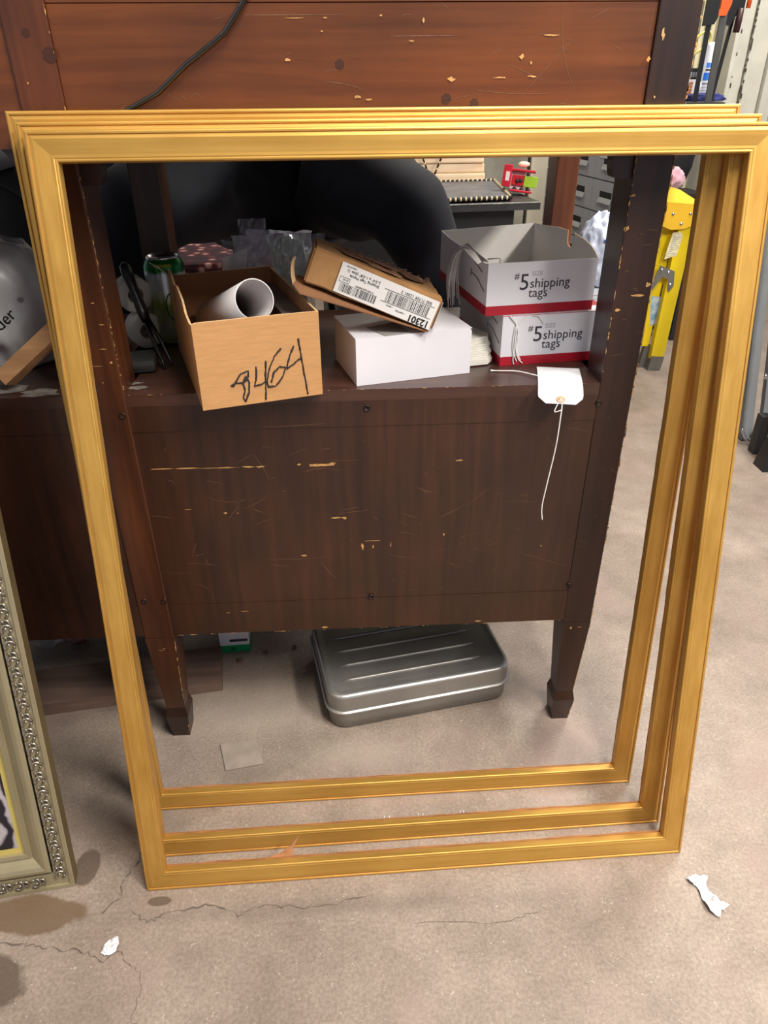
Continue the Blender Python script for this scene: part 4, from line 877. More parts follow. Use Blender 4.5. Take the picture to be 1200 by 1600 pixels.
# paper scraps on the front floor
def scrap(poly, seed, lab, hgt=.012):
    r = random.Random(seed); bm = bmesh.new(); vs = [bm.verts.new((x, y, 0)) for x, y in poly]; f = bm.faces.new(vs); bmesh.ops.triangulate(bm, faces=[f]); bmesh.ops.subdivide_edges(bm, edges=bm.edges[:], cuts=4, use_grid_fill=True)
    bm.verts.index_update(); mb = MB(); mb.add([V((v.co.x, v.co.y, .0012 + hgt * abs(noise.noise(V((v.co.x * 70 + seed, v.co.y * 70, seed)))) + .3 * hgt * abs(noise.noise(V((v.co.x * 190, v.co.y * 190 + seed, seed)))) )) for v in bm.verts], [tuple(v.index for v in f_.verts) for f_ in bm.faces], 0, False); bm.free()
    o = mb.build('paper_scrap', PAPER, None, loc=(sum(p[0] for p in poly) / len(poly), sum(p[1] for p in poly) / len(poly), 0), label=lab, category='paper')
    md = o.modifiers.new('solid', 'SOLIDIFY'); md.thickness = .0006
scrap([(.520, -.346), (.532, -.342), (.545, -.345), (.556, -.346), (.548, -.356), (.547, -.372), (.556, -.386), (.566, -.398), (.552, -.402), (.546, -.412), (.534, -.402), (.531, -.385), (.532, -.362), (.522, -.352)], 4, 'crumpled white paper scrap on the floor right of the gold frames', .02)
scrap([(-.401, -.4115), (-.398, -.400), (-.394, -.393), (-.386, -.390), (-.379, -.392), (-.3765, -.403), (-.378, -.411), (-.385, -.414), (-.394, -.4155)], 8, 'small torn white paper scrap on the floor at lower left', .012)

# ------------------------------------------------------------ person on a stool behind the desk
SKIN = mat('skin', (196, 150, 126), .55, var=.04)
pr = thing('person', 'person in dark navy trousers sitting on a stool behind the desk', 'person', (-.165, 1.0, 0))
X0 = -.165
hipz = .905
def fold(v, n):
    k = noise.noise(V((v.x * 9, v.y * 9, v.z * 9))) * .010
    # radiating creases from the crotch towards the right thigh
    d = V((v.x - (X0 + .05), 0, v.z - .84)); a = math.atan2(d.z, d.x); rr = d.length
    k += .004 * math.sin(a * 16) * math.exp(-((rr - .13) / .07) ** 2)
    return v + n * k
TR = [((X0, 1.0, hipz), (.15, .12)), ((X0, 1.02, 1.06), (.145, .11)),
      ((X0 + .12, .96, .89), .115), ((X0 + .215, .80, .895), .122), ((X0 + .30, .64, .895), .098), ((X0 + .375, .70, .74), .078), ((X0 + .40, .76, .50), .06), ((X0 + .39, .78, .38), .058),
      ((X0 - .12, .96, .89), .115), ((X0 - .205, .80, .895), .125), ((X0 - .275, .64, .905), .112), ((X0 - .36, .70, .74), .088), ((X0 - .37, .76, .50), .06), ((X0 - .37, .78, .38), .058)]
skin('trousers', TR, [(0, 1), (0, 2), (2, 3), (3, 4), (4, 5), (5, 6), (6, 7), (0, 8), (8, 9), (9, 10), (10, 11), (11, 12), (12, 13)], NAVY, pr, 0, 3, fold)
BODY = [((X0, 1.02, .93), (.06, .05)), ((X0, 1.03, 1.12), (.11, .075)), ((X0, 1.01, 1.33), (.15, .095)), ((X0, .99, 1.42), (.10, .07)), ((X0, .965, 1.50), .052), ((X0, .945, 1.56), (.06, .075)), ((X0, .935, 1.64), (.074, .09)), ((X0, .945, 1.72), (.068, .08)),
        ((X0, .85, 1.62), (.012, .014)),
        ((X0 + .18, .99, 1.39), .056), ((X0 + .24, .96, 1.18), .042), ((X0 + .19, .80, 1.15), .034), ((X0 + .17, .74, 1.15), .026), ((X0 + .165, .69, 1.15), (.036, .02)),
        ((X0 - .18, .99, 1.39), .056), ((X0 - .24, .96, 1.18), .042), ((X0 - .19, .80, 1.15), .034), ((X0 - .17, .74, 1.15), .026), ((X0 - .165, .69, 1.15), (.036, .02)),
        ((X0 + .12, .95, .89), .035), ((X0 + .30, .67, .88), .035), ((X0 + .39, .77, .42), .04), ((X0 + .39, .78, .345), .035), ((X0 - .12, .95, .89), .035), ((X0 - .275, .67, .88), .035), ((X0 - .37, .77, .42), .04), ((X0 - .37, .78, .345), .035)]
ED = [(0, 1), (1, 2), (2, 3), (3, 4), (4, 5), (5, 6), (6, 7), (6, 8), (2, 9), (9, 10), (10, 11), (11, 12), (12, 13), (2, 14), (14, 15), (15, 16), (16, 17), (17, 18), (0, 19), (19, 20), (20, 21), (21, 22), (0, 23), (23, 24), (24, 25), (25, 26)]
for s_, hand in ((1, 13), (-1, 18)):
    for q, (dx, ln) in enumerate(((-.026, .058), (-.009, .068), (.009, .064), (.026, .05))):
        b0 = len(BODY); hx = X0 + s_ * .165 + dx
        BODY += [((hx, .665, 1.153), .0095), ((hx + dx * .2, .665 - ln * .55, 1.147), .0085), ((hx + dx * .25, .665 - ln, 1.133), .0075)]; ED += [(hand, b0), (b0, b0 + 1), (b0 + 1, b0 + 2)]
    b0 = len(BODY); BODY += [((X0 + s_ * .165 - s_ * .036, .70, 1.147), .010), ((X0 + s_ * .165 - s_ * .05, .665, 1.139), .0085)]; ED += [(hand, b0), (b0, b0 + 1)]
skin('body', BODY, ED, SKIN, pr, 0, 2)
SH = [((X0, 1.01, .99), (.15, .115)), ((X0, 1.03, 1.15), (.145, .108)), ((X0, 1.01, 1.33), (.168, .115)), ((X0, .995, 1.43), (.105, .08)), ((X0 + .185, .99, 1.39), .068), ((X0 + .235, .965, 1.20), .054), ((X0 + .205, .84, 1.16), .046), ((X0 - .185, .99, 1.39), .068), ((X0 - .235, .965, 1.20), .054), ((X0 - .205, .84, 1.16), .046)]
skin('shirt', SH, [(0, 1), (1, 2), (2, 3), (2, 4), (4, 5), (5, 6), (2, 7), (7, 8), (8, 9)], mat('black_shirt', (22, 22, 28), .85), pr, 0, 2)
hb = blob((X0, .97, 1.70), (.088, .098, .095), 5, .06, 3, 3); hb.build('hair', mat('dark_hair', (40, 28, 20), .5, bump=.5, bscale=90), pr)
for sx in (-1, 1):
    mb = MB(); mb.lathe([(.0005, .009), (.007, .0065), (.010, 0)], (X0 + sx * .03, .855, 1.655), 10, 0, Matrix.Rotation(pi / 2, 3, 'X')); mb.build('eye', PAPER, pr)
    b_ = blob((X0 + sx * .078, .95, 1.64), (.012, .024, .034), 7 + sx, .08, 2, 2); b_.build('ear', SKIN, pr)
mb = MB(); mb.tube([(X0 - .025, .866, 1.578), (X0, .858, 1.575), (X0 + .025, .866, 1.578)], [.003, .006, .003], 6); mb.build('mouth', mat('lips', (160, 92, 84), .5), pr)
for sx, xx in ((1, X0 + .39), (-1, X0 - .37)):
    skin('shoe', [((xx, .79, .345), (.042, .045)), ((xx, .77, .318), (.042, .035)), ((xx + sx * .01, .69, .305), (.042, .028)), ((xx + sx * .015, .62, .302), (.034, .022))], [(0, 1), (1, 2), (2, 3)], mat('black_leather', (18, 18, 18), .4), pr, 1, 2)
st = thing('stool', 'dark stool under the seated person behind the desk', 'stool', (X0, 1.0, 0))
mb = MB(); mb.lathe([(.0005, .79), (.17, .79), (.185, .782), (.185, .758), (.17, .75), (.0005, .75)], (X0, 1.04, 0), 40); mb.build('seat', mat('dark_grey_vinyl', (52, 50, 50), .45), st)
for sx in (-1, 1):
    for sy in (-1, 1):
        mb = MB(); mb.tube([(X0 + sx * .11, 1.04 + sy * .11, .752), (X0 + sx * .19, 1.04 + sy * .19, 0)], .013, 10); mb.build('leg', mat('black_metal', (20, 20, 20), .4, .6), st)
for yy in (1.04 - .155, 1.04 + .155):
    mb = MB(); mb.tube([(X0 - .155, yy, .30), (X0 + .155, yy, .30)], .010, 8); mb.build('rung', MATS['black_metal'], st)
for xx in (X0 - .15, X0 + .15):
    mb = MB(); mb.tube([(xx, 1.04 - .145, .30), (xx, 1.04 + .145, .30)], .010, 8); mb.build('rung', MATS['black_metal'], st)
# foot ring block under the shoes
mb = MB(); mb.b2((X0 - .44, .58, 0), (X0 + .46, .825, .272), 0, .004); mb.build('foot_rest', W_DARK, None, loc=(X0, .72, 0), label='dark wooden step under the seated person behind the desk', category='step')
# maroon patterned roll behind the stool
def pattern():
    m = bpy.data.materials.new('maroon_pattern'); m.use_nodes = True; nt = m.node_tree; N = nt.nodes; L = nt.links; b = N['Principled BSDF']
    tc = N.new('ShaderNodeTexCoord'); vo = N.new('ShaderNodeTexVoronoi'); vo.inputs['Scale'].default_value = 24; L.new(tc.outputs['Object'], vo.inputs['Vector'])
    cr = N.new('ShaderNodeValToRGB'); e = cr.color_ramp.elements; e[0].position = .35; e[1].position = .6; e[0].color = (*lin((92, 34, 40)), 1); e[1].color = (*lin((50, 26, 34)), 1); k = e.new(.15); k.color = (*lin((196, 150, 140)), 1)
    L.new(vo.outputs['Distance'], cr.inputs['Fac']); L.new(cr.outputs['Color'], b.inputs['Base Color']); b.inputs['Roughness'].default_value = .95
    return m
mb = MB(); mb.b2((-.62, 1.5, 0), (-.16, 1.9, .60), 0, .02); mb.build('upholstered_box', pattern(), None, loc=(-.39, 1.7, 0), label='maroon patterned upholstered box behind the stool', category='ottoman')

# dark jacket over a chair back at the far left
JK = mat('dark_navy_jacket', (15, 16, 22), .85, var=.2, scale=20, sheen=.05)
chn = thing('chair', 'dark chair under the navy jacket behind the left of the desk', 'chair', (-.92, 1.3, 0))
for x in (-1.14, -.74):
    mb = MB(); mb.b2((x, 1.19, 0), (x + .03, 1.22, .90)); mb.build('back_post', W_DARK, chn)
    mb = MB(); mb.b2((x, 1.53, 0), (x + .03, 1.56, .45)); mb.build('leg', W_DARK, chn)
mb = MB(); mb.b2((-1.11, 1.195, .80), (-.74, 1.215, .87)); mb.build('back_rail', W_DARK, chn)
mb = MB(); mb.b2((-1.14, 1.221, .45), (-.71, 1.56, .48), 0, .008); mb.build('seat', W_DARK, chn)
jb = blob((-.86, 1.115, .76), (.34, .06, .27), 31, .3, 1.6, 5)
jk = thing('jacket', 'dark navy jacket draped over a chair behind the left of the desk', 'jacket', (-.86, 1.115, .50)); jb.build('cloth', JK, jk)
mb = MB(); mb.tube(bezier([(-1.19, 1.10, .934), (-1.05, 1.07, .963), (-.91, 1.065, .951), (-.815, 1.055, .91), (-.745, 1.06, .84)], 8), [.058] * 33, 12, flat=.8); mb.build('collar', JK, jk)
mb = MB(); M = Matrix.Rotation(1.35, 3, 'Y'); mb.lathe([(.0005, -.046), (.026, -.046), (.029, -.041), (.029, .041), (.026, .046), (.0005, .046)], (-.855, 1.0, .963), 24, 0, rz(.3) @ M); mb.build('grey_cuff', mat('pale_grey_knit', (140, 142, 150), .7), jk)

# ------------------------------------------------------------ black side table and what lies on it
bt = thing('side_table', 'black table with worn edges behind the open tag box', 'table', (.45, 1.75, 0))
BT = mat('worn_black_paint', (46, 45, 46), .45, var=.35, scale=25); BTE = mat('chipped_table_edge', (150, 148, 144), .7, var=.4, scale=60)
tA = .10; tex = V((math.cos(tA), math.sin(tA), 0)); tey = V((-math.sin(tA), math.cos(tA), 0)); tO = V((-.10, 1.525, .736))
mb = MB(); mb.prism([tO, tO + tex * .775, tO + tex * .775 + tey * .75, tO + tey * .75], (0, 0, .024)); mb.build('top', BT, bt)
mb = MB(); mb.tube([tO + V((0, 0, .0235)) - tey * .0005, tO + tex * .775 + V((0, 0, .0235)) - tey * .0005], .0022, 5); mb.build('worn_edge', BTE, bt)
for u0, u1 in ((.06, .40), (.405, .70)):
    mb = MB(); A = tO + tex * u0 + tey * .05; mb.prism([A, A + tex * (u1 - u0), A + tex * (u1 - u0) + tey * .6, A + tey * .6], (0, 0, -.736)); mb.build('cabinet', mat('black_cabinet', (20, 20, 21), .5), bt)
# slate board with beaded rope border and rope hanger
sl = thing('slate_board', 'grey slate board with black and cream twisted rope border', 'board', (.46, 1.85, .761))
cor = [V((.20, 1.572, .7655)), V((.573, 1.632, .7655)), V((.605, 2.12, .7655)), V((.22, 2.09, .7655))]
mb = MB(); mb.prism(cor, (0, 0, .006)); mb.build('slate', mat('grey_slate', (92, 92, 96), .5, var=.35, scale=14), sl)
RB = mat('black_rope', (24, 22, 22), .7); RC = mat('cream_rope', (220, 196, 156), .7)
def rope(path, r, name, parent, pitch):
    pts = bezier(path, 30) if len(path) > 2 else [lerp(path[0], path[1], i / 60) for i in range(61)]
    L_ = sum((b - a).length for a, b in zip(pts[:-1], pts[1:])); n = max(4, int(L_ / pitch)); mb = MB(); acc = 0; k = 0
    mb.tube(pts, r * .7, 6, 0)
    seg = []; d = 0; i = 0
    for q in range(n):
        tgt = (q + .5) * L_ / n
        while i < len(pts) - 2 and d + (pts[i + 1] - pts[i]).length < tgt: d += (pts[i + 1] - pts[i]).length; i += 1
        dr = (pts[i + 1] - pts[i]); p = pts[i] + dr.normalized() * (tgt - d); t = dr.normalized(); s_ = t.cross(V((0, 0, 1))).normalized() if abs(t.z) < .95 else V((1, 0, 0)); ax_ = (t * .8 + s_ * .55).normalized()
        mb.tube([p - ax_ * pitch * .5, p, p + ax_ * pitch * .5], [r * .5, r, r * .5], 5, q % 2)
    mb.build(name, [RB, RC], parent)
for i in range(4): rope([cor[i] + V((0, 0, .006)), cor[(i + 1) % 4] + V((0, 0, .006))], .0085, 'rope_border', sl, .009)
rope([V((.352, 2.118, .775)), V((.327, 2.126, .83)), V((.285, 2.135, .93)), V((.27, 2.14, .98))], .005, 'rope_hanger', sl, .012)
rope([V((.356, 2.118, .775)), V((.378, 2.126, .83)), V((.425, 2.135, .93)), V((.44, 2.14, .98))], .005, 'rope_hanger', sl, .012)
# cream boards stacked behind
CB = wood('cream_board', (222, 190, 150), (244, 222, 192), False, .6, .1, 0)
CBn = ['lowest', 'second', 'third', 'fourth', 'fifth', 'sixth', 'topmost']
for i in range(7):
    mb = MB(); z = .7608 + i * .0355; mb.b2((-.05, 2.16 + .006 * (i % 2), z), (.575 - .004 * (i % 3), 2.245, z + .0345), 0, .006); mb.build('cream_board', CB, None, loc=(.28, 2.2, z), label=CBn[i] + ' cream board in the stack behind the slate board', category='board', group='stacked cream boards')
# red toy cart on its side
rc = thing('toy_cart', 'red and white tin toy with a lime green panel beside the slate board', 'toy', (.63, 1.80, .762))
RT = mat('red_tin', (200, 22, 44), .35); LG = mat('lime_green', (150, 190, 30), .5); PK = mat('pale_pink_white', (232, 210, 212), .5)
M = rz(-.25) @ Matrix.Rotation(-.14, 3, 'X') @ Matrix.Rotation(.10, 3, 'Y')
def rb(c, d, m, nm, bev=.002): mb = MB(); mb.box(M @ V(c) + V((.628, 1.80, .806)), d, M, 0, bev); return mb.build(nm, m, rc)
rb((-.038, 0, .012), (.030, .05, .072), RT, 'end_panel'); rb((.018, .008, .034), (.085, .06, .008), RT, 'top_panel'); rb((.018, .0, -.034), (.08, .06, .007), RT, 'bottom_panel'); rb((.0, .015, 0), (.05, .03, .058), PK, 'body'); rb((.003, -.006, .002), (.044, .012, .034), RT, 'frame')
rb((.048, -.012, .0), (.048, .010, .036), LG, 'green_panel')
for c in ((.0, -.014, -.002), (.012, -.014, .001), (.02, -.014, -.028), (-.005, -.014, -.028), (.045, -.014, -.028)): 
    mb = MB(); mb.lathe([(.0005, .003), (.006, .003), (.0075, 0), (.0075, -.003), (.0005, -.003)], M @ V(c) + V((.628, 1.80, .806)), 14, 0, M @ Matrix.Rotation(pi / 2, 3, 'X')); mb.build('wheel', mat('dark_wheel', (48, 30, 30), .5), rc)
mb = MB(); mb.box(M @ V((-.036, -.0262, .01)) + V((.628, 1.80, .806)), (.014, .001, .03), M); mb.build('white_figure', PK, rc)
b_ = blob((.655, 1.83, .856), (.022, .012, .010), 44, .2, 2, 2); b_.build('cream_knob', mat('cream_knob', (226, 214, 190), .6), rc)

# ------------------------------------------------------------ grey drawer cabinet, papers, bag
gcab = thing('drawer_cabinet', 'grey metal cabinet of small drawers with recessed pulls behind the desk', 'cabinet', (1.0, 2.1, 0))
GM = mat('grey_metal_paint', (172, 176, 182), .45, var=.08, scale=5); GD = mat('pull_recess', (18, 18, 18), .7); GL = mat('pull_lip', (176, 178, 178), .4)
ga = -1.4; gx = V((math.cos(ga), math.sin(ga), 0)); gy = V((-math.sin(ga), math.cos(ga), 0)); gO = V((.904, 2.46, 0))
DW, DH = .222, .115
mb = MB(); mb.prism([gO + gy * .014, gO + gx * DW * 3 + gy * .014, gO + gx * DW * 3 + gy * .10, gO + gy * .10], (0, 0, 1.024)); mb.build('carcass', GM, gcab)
for i in range(3):
    for j in range(8):
        A = gO + gx * (i * DW + .002) + V((0, 0, .099 + j * DH)); ww, hh = DW - .004, DH - .005
        mb = MB(); mb.prism([A, A + gx * ww, A + gx * ww + V((0, 0, hh)), A + V((0, 0, hh))], gy * .012); d_ = mb.build('drawer', GM, gcab)
        c = A + gx * ww / 2 + V((0, 0, hh * .5)) - gy * .0006
        mb = MB(); mb.prism([c + gx * s1 * .046 + V((0, 0, s2)) for s1, s2 in ((-1, -.002), (1, -.002), (1, .020), (-1, .020))], gy * .0006); mb.build('recess', GD, d_)
        mb = MB(); q_ = [c + gx * -.046 + V((0, 0, -.002)), c + gx * .046 + V((0, 0, -.002)), c + gx * .05 + V((0, 0, -.020)) - gy * .008, c + gx * -.05 + V((0, 0, -.020)) - gy * .008]; mb.prism(q_, gy * .002); mb.build('pull', GL, d_)
mb = MB(); A = gO + gx * .47 + V((0, 0, .862)) - gy * .002; mb.prism([A, A + gx * .06, A + gx * .05 + V((0, 0, .04)), A + V((0, 0, .045))], gy * .001); mb.build('paper_slip', PAPER, gcab)
# papers stack on a low grey crate with the white bag on top
cr_ = thing('crate', 'grey plastic crate under the pile of papers behind the tag boxes', 'crate', (.62, .93, 0))
mb = MB(); mb.b2((.545, .86, 0), (.695, 1.04, .52), 0, .006); mb.build('body', mat('grey_plastic', (92, 94, 98), .6), cr_)
mb = MB(); mb.b2((.535, .85, .5205), (.705, 1.05, .545), 0, .004); mb.build('rim', MATS['grey_plastic'], cr_)
for i in range(6):
    z = .5455 + i * .0155; mb = MB(); o_ = R.uniform(-.008, .008)
    for k in range(3): mb.b2((.545 + o_ + .001 * k, .862 + R.uniform(0, .004), z + k * .005), (.715 + o_, 1.05, z + k * .005 + .0042))
    mb.build('magazine', [PAPER, mat('pale_blue_paper', (206, 216, 232), .6), mat('pale_grey_paper', (196, 198, 204), .6)][i % 3], None, loc=(.63, .95, z), label=['lowest magazine', 'second lowest magazine', 'third magazine from the bottom', 'third magazine from the top', 'second highest magazine', 'topmost magazine'][i] + ' in the pile under the white bag', category='magazine', group='magazines piled under the white bag')
b_ = blob((.678, .955, .725), (.058, .075, .092), 17, .22, 1.7, 5, .6405)
wbag = thing('carrier_bag', 'crumpled white and blue plastic bag on the pile of magazines', 'bag', (.655, .955, .64)); b_.build('bag_body', mat('white_bag_film', (192, 200, 220), .35, var=.06, scale=14), wbag)
sv_ = bvh(b_); mb = MB(); pts = []
for i in range(7):
    p = V((.66 + .008 * i, .80, .765 - .004 * i + .004 * math.sin(i))); h = sv_.ray_cast(p, V((0, 1, 0)))
    if h[0]: pts.append(h[0] + V((0, -.002, 0)))
if len(pts) > 2: mb.tube(pts, [.003 + .002 * math.sin(i) for i in range(len(pts))], 6, flat=.8); mb.build('blue_print', mat('bag_blue', (40, 120, 220), .4), wbag)

# ------------------------------------------------------------ yellow folding stepladder
YL = mat('yellow_fibreglass', (236, 206, 20), .4, var=.06, scale=14); YC = mat('yellow_plastic_cap', (238, 190, 44), .45, var=.05); ZN = mat('zinc_bracket', (128, 126, 120), .4, .5)
ld = thing('stepladder', 'yellow folded stepladder with grey brackets beyond the desk', 'ladder', (1.36, 2.05, 0))
def LP(x, z, y=2.0): return V((x, y, z))
def rail(name, pts0, pts1, y, th, m, bevel=True):
    mb = MB(); pts1 = sorted(pts1); mb.prism([LP(*pts0[0], y), LP(*pts0[1], y), LP(*pts1[1], y), LP(*pts1[0], y)], (0, th, 0)); return mb.build(name, m, ld)
# side rails seen from the side: front rail in front, rear rail behind
rf = rail('front_rail', ((1.334, .04), (1.392, .045)), ((1.412, .675), (1.350, .675)), 2.0, .03, YL); rf.data.update()
rail('rear_rail', ((1.300, .10), (1.328, .10)), ((1.352, .675), (1.285, .675)), 2.035, .03, YL)
rail('front_rail', ((1.334, .04), (1.392, .045)), ((1.412, .675), (1.350, .675)), 2.36, .03, YL)
rail('rear_rail', ((1.300, .10), (1.328, .10)), ((1.352, .675), (1.285, .675)), 2.325, .03, YL)
mb = MB(); mb.prism([LP(1.274, .61, 1.985), LP(1.31, .596, 1.985), LP(1.36, .598, 1.985), LP(1.402, .612, 1.985), LP(1.408, .69, 1.985), LP(1.275, .70, 1.985)], (0, .41, 0)); mb.prism([LP(1.275, .70, 1.985), LP(1.408, .69, 1.985), LP(1.408, .70, 2.02), LP(1.35, .735, 2.06), LP(1.285, .74, 2.06)], (0, .33, 0)); mb.build('top_cap', YC, ld)
for x, z in ((1.308, .655), (1.378, .655), (1.348, .618)):
    mb = MB(); mb.lathe([(.0005, .004), (.005, .003), (.0065, 0)], (x, 1.985, z), 12, 0, Matrix.Rotation(pi / 2, 3, 'X')); mb.build('rivet', AL, ld)
for k, z in enumerate((.18, .36, .52)):
    mb = MB(); mb.b2((1.345 + .01 * k, 2.031, z), (1.405 + .01 * k, 2.359, z + .02), 0, .003); mb.build('step', YL, ld)
mb = MB(); mb.prism([LP(1.300, .455, 1.9955), LP(1.365, .43, 1.9955), LP(1.372, .37, 1.9955), LP(1.356, .345, 1.9955), LP(1.347, .36, 1.9955), LP(1.345, .395, 1.9955), LP(1.318, .41, 1.9955), LP(1.270, .335, 1.9955), LP(1.262, .345, 1.9955), LP(1.29, .42, 1.9955)], (0, .004, 0)); mb.build('spreader_bracket', ZN, ld)
for x, z in ((1.34, .425), (1.357, .375), (1.31, .435)):
    mb = MB(); mb.lathe([(.002, .004), (.006, .003), (.008, 0)], (x, 1.9952, z), 12, 0, Matrix.Rotation(pi / 2, 3, 'X')); mb.build('rivet', AL, ld)
mb = MB(); mb.prism([LP(1.328, .0, 1.994), LP(1.385, .004, 1.994), LP(1.393, .062, 1.994), LP(1.336, .066, 1.994)], (0, .04, 0)); mb.build('metal_foot', ZN, ld)
mb = MB(); mb.prism([LP(1.328, .0, 2.354), LP(1.385, .004, 2.354), LP(1.393, .062, 2.354), LP(1.336, .066, 2.354)], (0, .04, 0)); mb.build('metal_foot', ZN, ld)
mb = MB(); mb.prism([LP(1.303, .0, 2.037), LP(1.327, .0, 2.037), LP(1.345, .10, 2.037), LP(1.315, .10, 2.037)], (0, .026, 0)); mb.build('metal_foot', ZN, ld)
mb = MB(); mb.prism([LP(1.312, .478, 1.9996), LP(1.36, .492, 1.9996), LP(1.372, .568, 1.9996), LP(1.36, .585, 1.9996), LP(1.328, .582, 1.9996), LP(1.318, .53, 1.9996)], (0, .0003, 0)) ; mb.build('sticker', mat('worn_white_sticker', (226, 218, 176), .7, var=.3, scale=60), ld)
mb = MB(); r = random.Random(2)
for i in range(9):
    z = .50 + .008 * i; mb.add([LP(1.325 + .001 * i, z, 1.9993), LP(1.325 + .001 * i + r.uniform(.01, .03), z, 1.9993), LP(1.325 + .001 * i + r.uniform(.01, .03), z + .0025, 1.9993), LP(1.325 + .001 * i, z + .0025, 1.9993)], [(0, 1, 2, 3)])
o = mb.build('sticker_print', INK2, ld)
mb = MB(); mb.prism([LP(1.318, .19, 2.0346), LP(1.345, .20, 2.0346), LP(1.348, .315, 2.0346), LP(1.30, .32, 2.0346)], (0, .0003, 0)); mb.build('sticker', mat('blue_white_sticker', (70, 140, 200), .5, col2=(220, 228, 230), scale=34), ld)

# dark bags and bundles under the tool shelf, behind the ladder
for i, (c, s_, m, lab, cat) in enumerate([((1.465, 2.5, .31), (.12, .075, .31), mat('black_bag', (20, 20, 22), .6), 'black bag under the low shelf behind the yellow stepladder', 'bag'),
                                   ((1.470, 2.45, .725), (.055, .045, .052), mat('pink_white_cloth', (222, 206, 216), .8, col2=(204, 130, 150), scale=10), 'pink and white cloth bundle on the low shelf behind the ladder', 'cloth'),
                                   ((1.362, 2.455, .715), (.04, .045, .04), PAPER, 'white cloth bundle left of the pink bundle behind the ladder', 'cloth')]):
    b_ = blob(c, s_, 60 + i, .2 if i == 0 else .35, 1.8, 4, .0005 if i == 0 else .6755); b_.build('black_bag' if i == 0 else 'cloth_bundle', m, None, loc=(c[0], c[1], 0 if i == 0 else .675), label=lab, category=cat)

b_ = blob((1.525, 2.565, .84), (.085, .04, .165), 81, .16, 1.8, 4, .6755); b_.build('black_bundle', MATS['black_bag'], None, loc=(1.525, 2.565, .675), label='tall black cloth bundle behind the pink and white bundle on the low shelf', category='cloth')
# ------------------------------------------------------------ tool shelf at the right
sh = thing('shelf_unit', 'dark metal shelf unit holding clamps and bottles at the right', 'shelf', (1.32, 1.95, 0))
BM = mat('dark_shelf_metal', (36, 36, 40), .5, .3)
mb = MB(); mb.prism([(1.132, 1.64, 1.03), (1.262, 1.64, 1.03), (1.385, 2.1, 1.03), (1.132, 2.1, 1.03)], (0, 0, .02)); mb.build('board', BM, sh)
for x, y in ((1.134, 1.86), (1.135, 2.07), (1.235, 2.07)):
    mb = MB(); mb.b2((x, y, 0), (x + .02, y + .02, 1.03)); mb.build('upright', BM, sh)
ls = thing('low_shelf', 'low dark metal shelf behind the yellow stepladder', 'shelf', (1.46, 2.5, 0))
mb = MB(); mb.b2((1.30, 2.40, .655), (1.62, 2.60, .675)); mb.build('board', BM, ls)
for x, y in ((1.305, 2.41), (1.305, 2.575), (1.595, 2.41), (1.595, 2.575)):
    mb = MB(); mb.b2((x, y, 0), (x + .02, y + .02, .655)); mb.build('leg', BM, ls)
# gear between the boards
mb = MB(); mb.b2((1.335, 2.535, .6755), (1.425, 2.595, .99), 0, .008); mb.build('case', mat('dark_grey_case', (62, 62, 66), .5, var=.2), None, loc=(1.38, 2.55, .675), label='dark grey case on the low shelf behind the ladder', category='case')
mb = MB(); mb.b2((1.34, 2.436, .78), (1.375, 2.4395, .835)); mb.build('paper_label', PAPER, None, loc=(1.36, 2.437, .80), label='white paper label on the dark grey case', category='label') if False else None
# bar clamps hanging from the rail
OR = mat('orange_plastic', (238, 96, 30), .4)
for i, (xt, zt, xb, zb, y, wd2, m, lab) in enumerate([(1.184, 1.27, 1.186, 1.051, 1.70, .007, BLACKPL, 'black bar clamp with orange grip nearest the desk'), (1.232, 1.30, 1.236, 1.051, 1.71, .0105, mat('grey_bar', (92, 92, 90), .4, .5), 'grey bar clamp with orange jaw beside the caulk bottle'), (1.285, 1.30, 1.258, 1.051, 1.735, .005, BLACKPL, 'thin black bar clamp nearest the door casing')]):
    t = thing('bar_clamp', lab, 'clamp', (xb, y, zb), 'bar clamps standing on the tool shelf')
    mb = MB(); mb.prism([(xb - wd2, y, zb), (xb + wd2, y, zb), (xt + wd2, y, zt + .1), (xt - wd2, y, zt + .1)], (0, .008, 0)); mb.build('bar', m, t)
    if i == 0:
        mb = MB(); mb.prism([(1.168, y - .008, 1.262), (1.198, y - .008, 1.266), (1.206, y - .008, 1.285), (1.202, y - .008, 1.37), (1.168, y - .008, 1.37)], (0, .024, 0)); mb.build('jaw', BLACKPL, t)
    if i == 1:
        mb = MB(); mb.prism([(1.205, y - .01, 1.288), (1.235, y - .01, 1.290), (1.246, y - .01, 1.32), (1.246, y - .01, 1.40), (1.212, y - .01, 1.40), (1.212, y - .01, 1.308), (1.205, y - .01, 1.299)], (0, .028, 0)); mb.build('jaw', OR, t)
    if i == 2:
        mb = MB(); mb.prism([(1.236, y - .012, 1.30), (1.246, y - .012, 1.268), (1.266, y - .012, 1.264), (1.274, y - .012, 1.285), (1.30, y - .012, 1.31), (1.30, y - .012, 1.36), (1.24, y - .012, 1.36)], (0, .03, 0)); mb.build('jaw', BLACKPL, t)
        mb = MB(); mb.tube([(1.288, y - .02, 1.31), (1.286, y - .02, 1.28), (1.285, y - .02, 1.245)], [.008, .0105, .010], 12); mb.build('handle', mat('maroon_grip', (58, 28, 34), .5), t)
        mb = MB(); mb.tube([(1.310, y - .02, 1.36), (1.308, y - .02, 1.31)], [.008, .007], 10); mb.build('knob', OR, t)
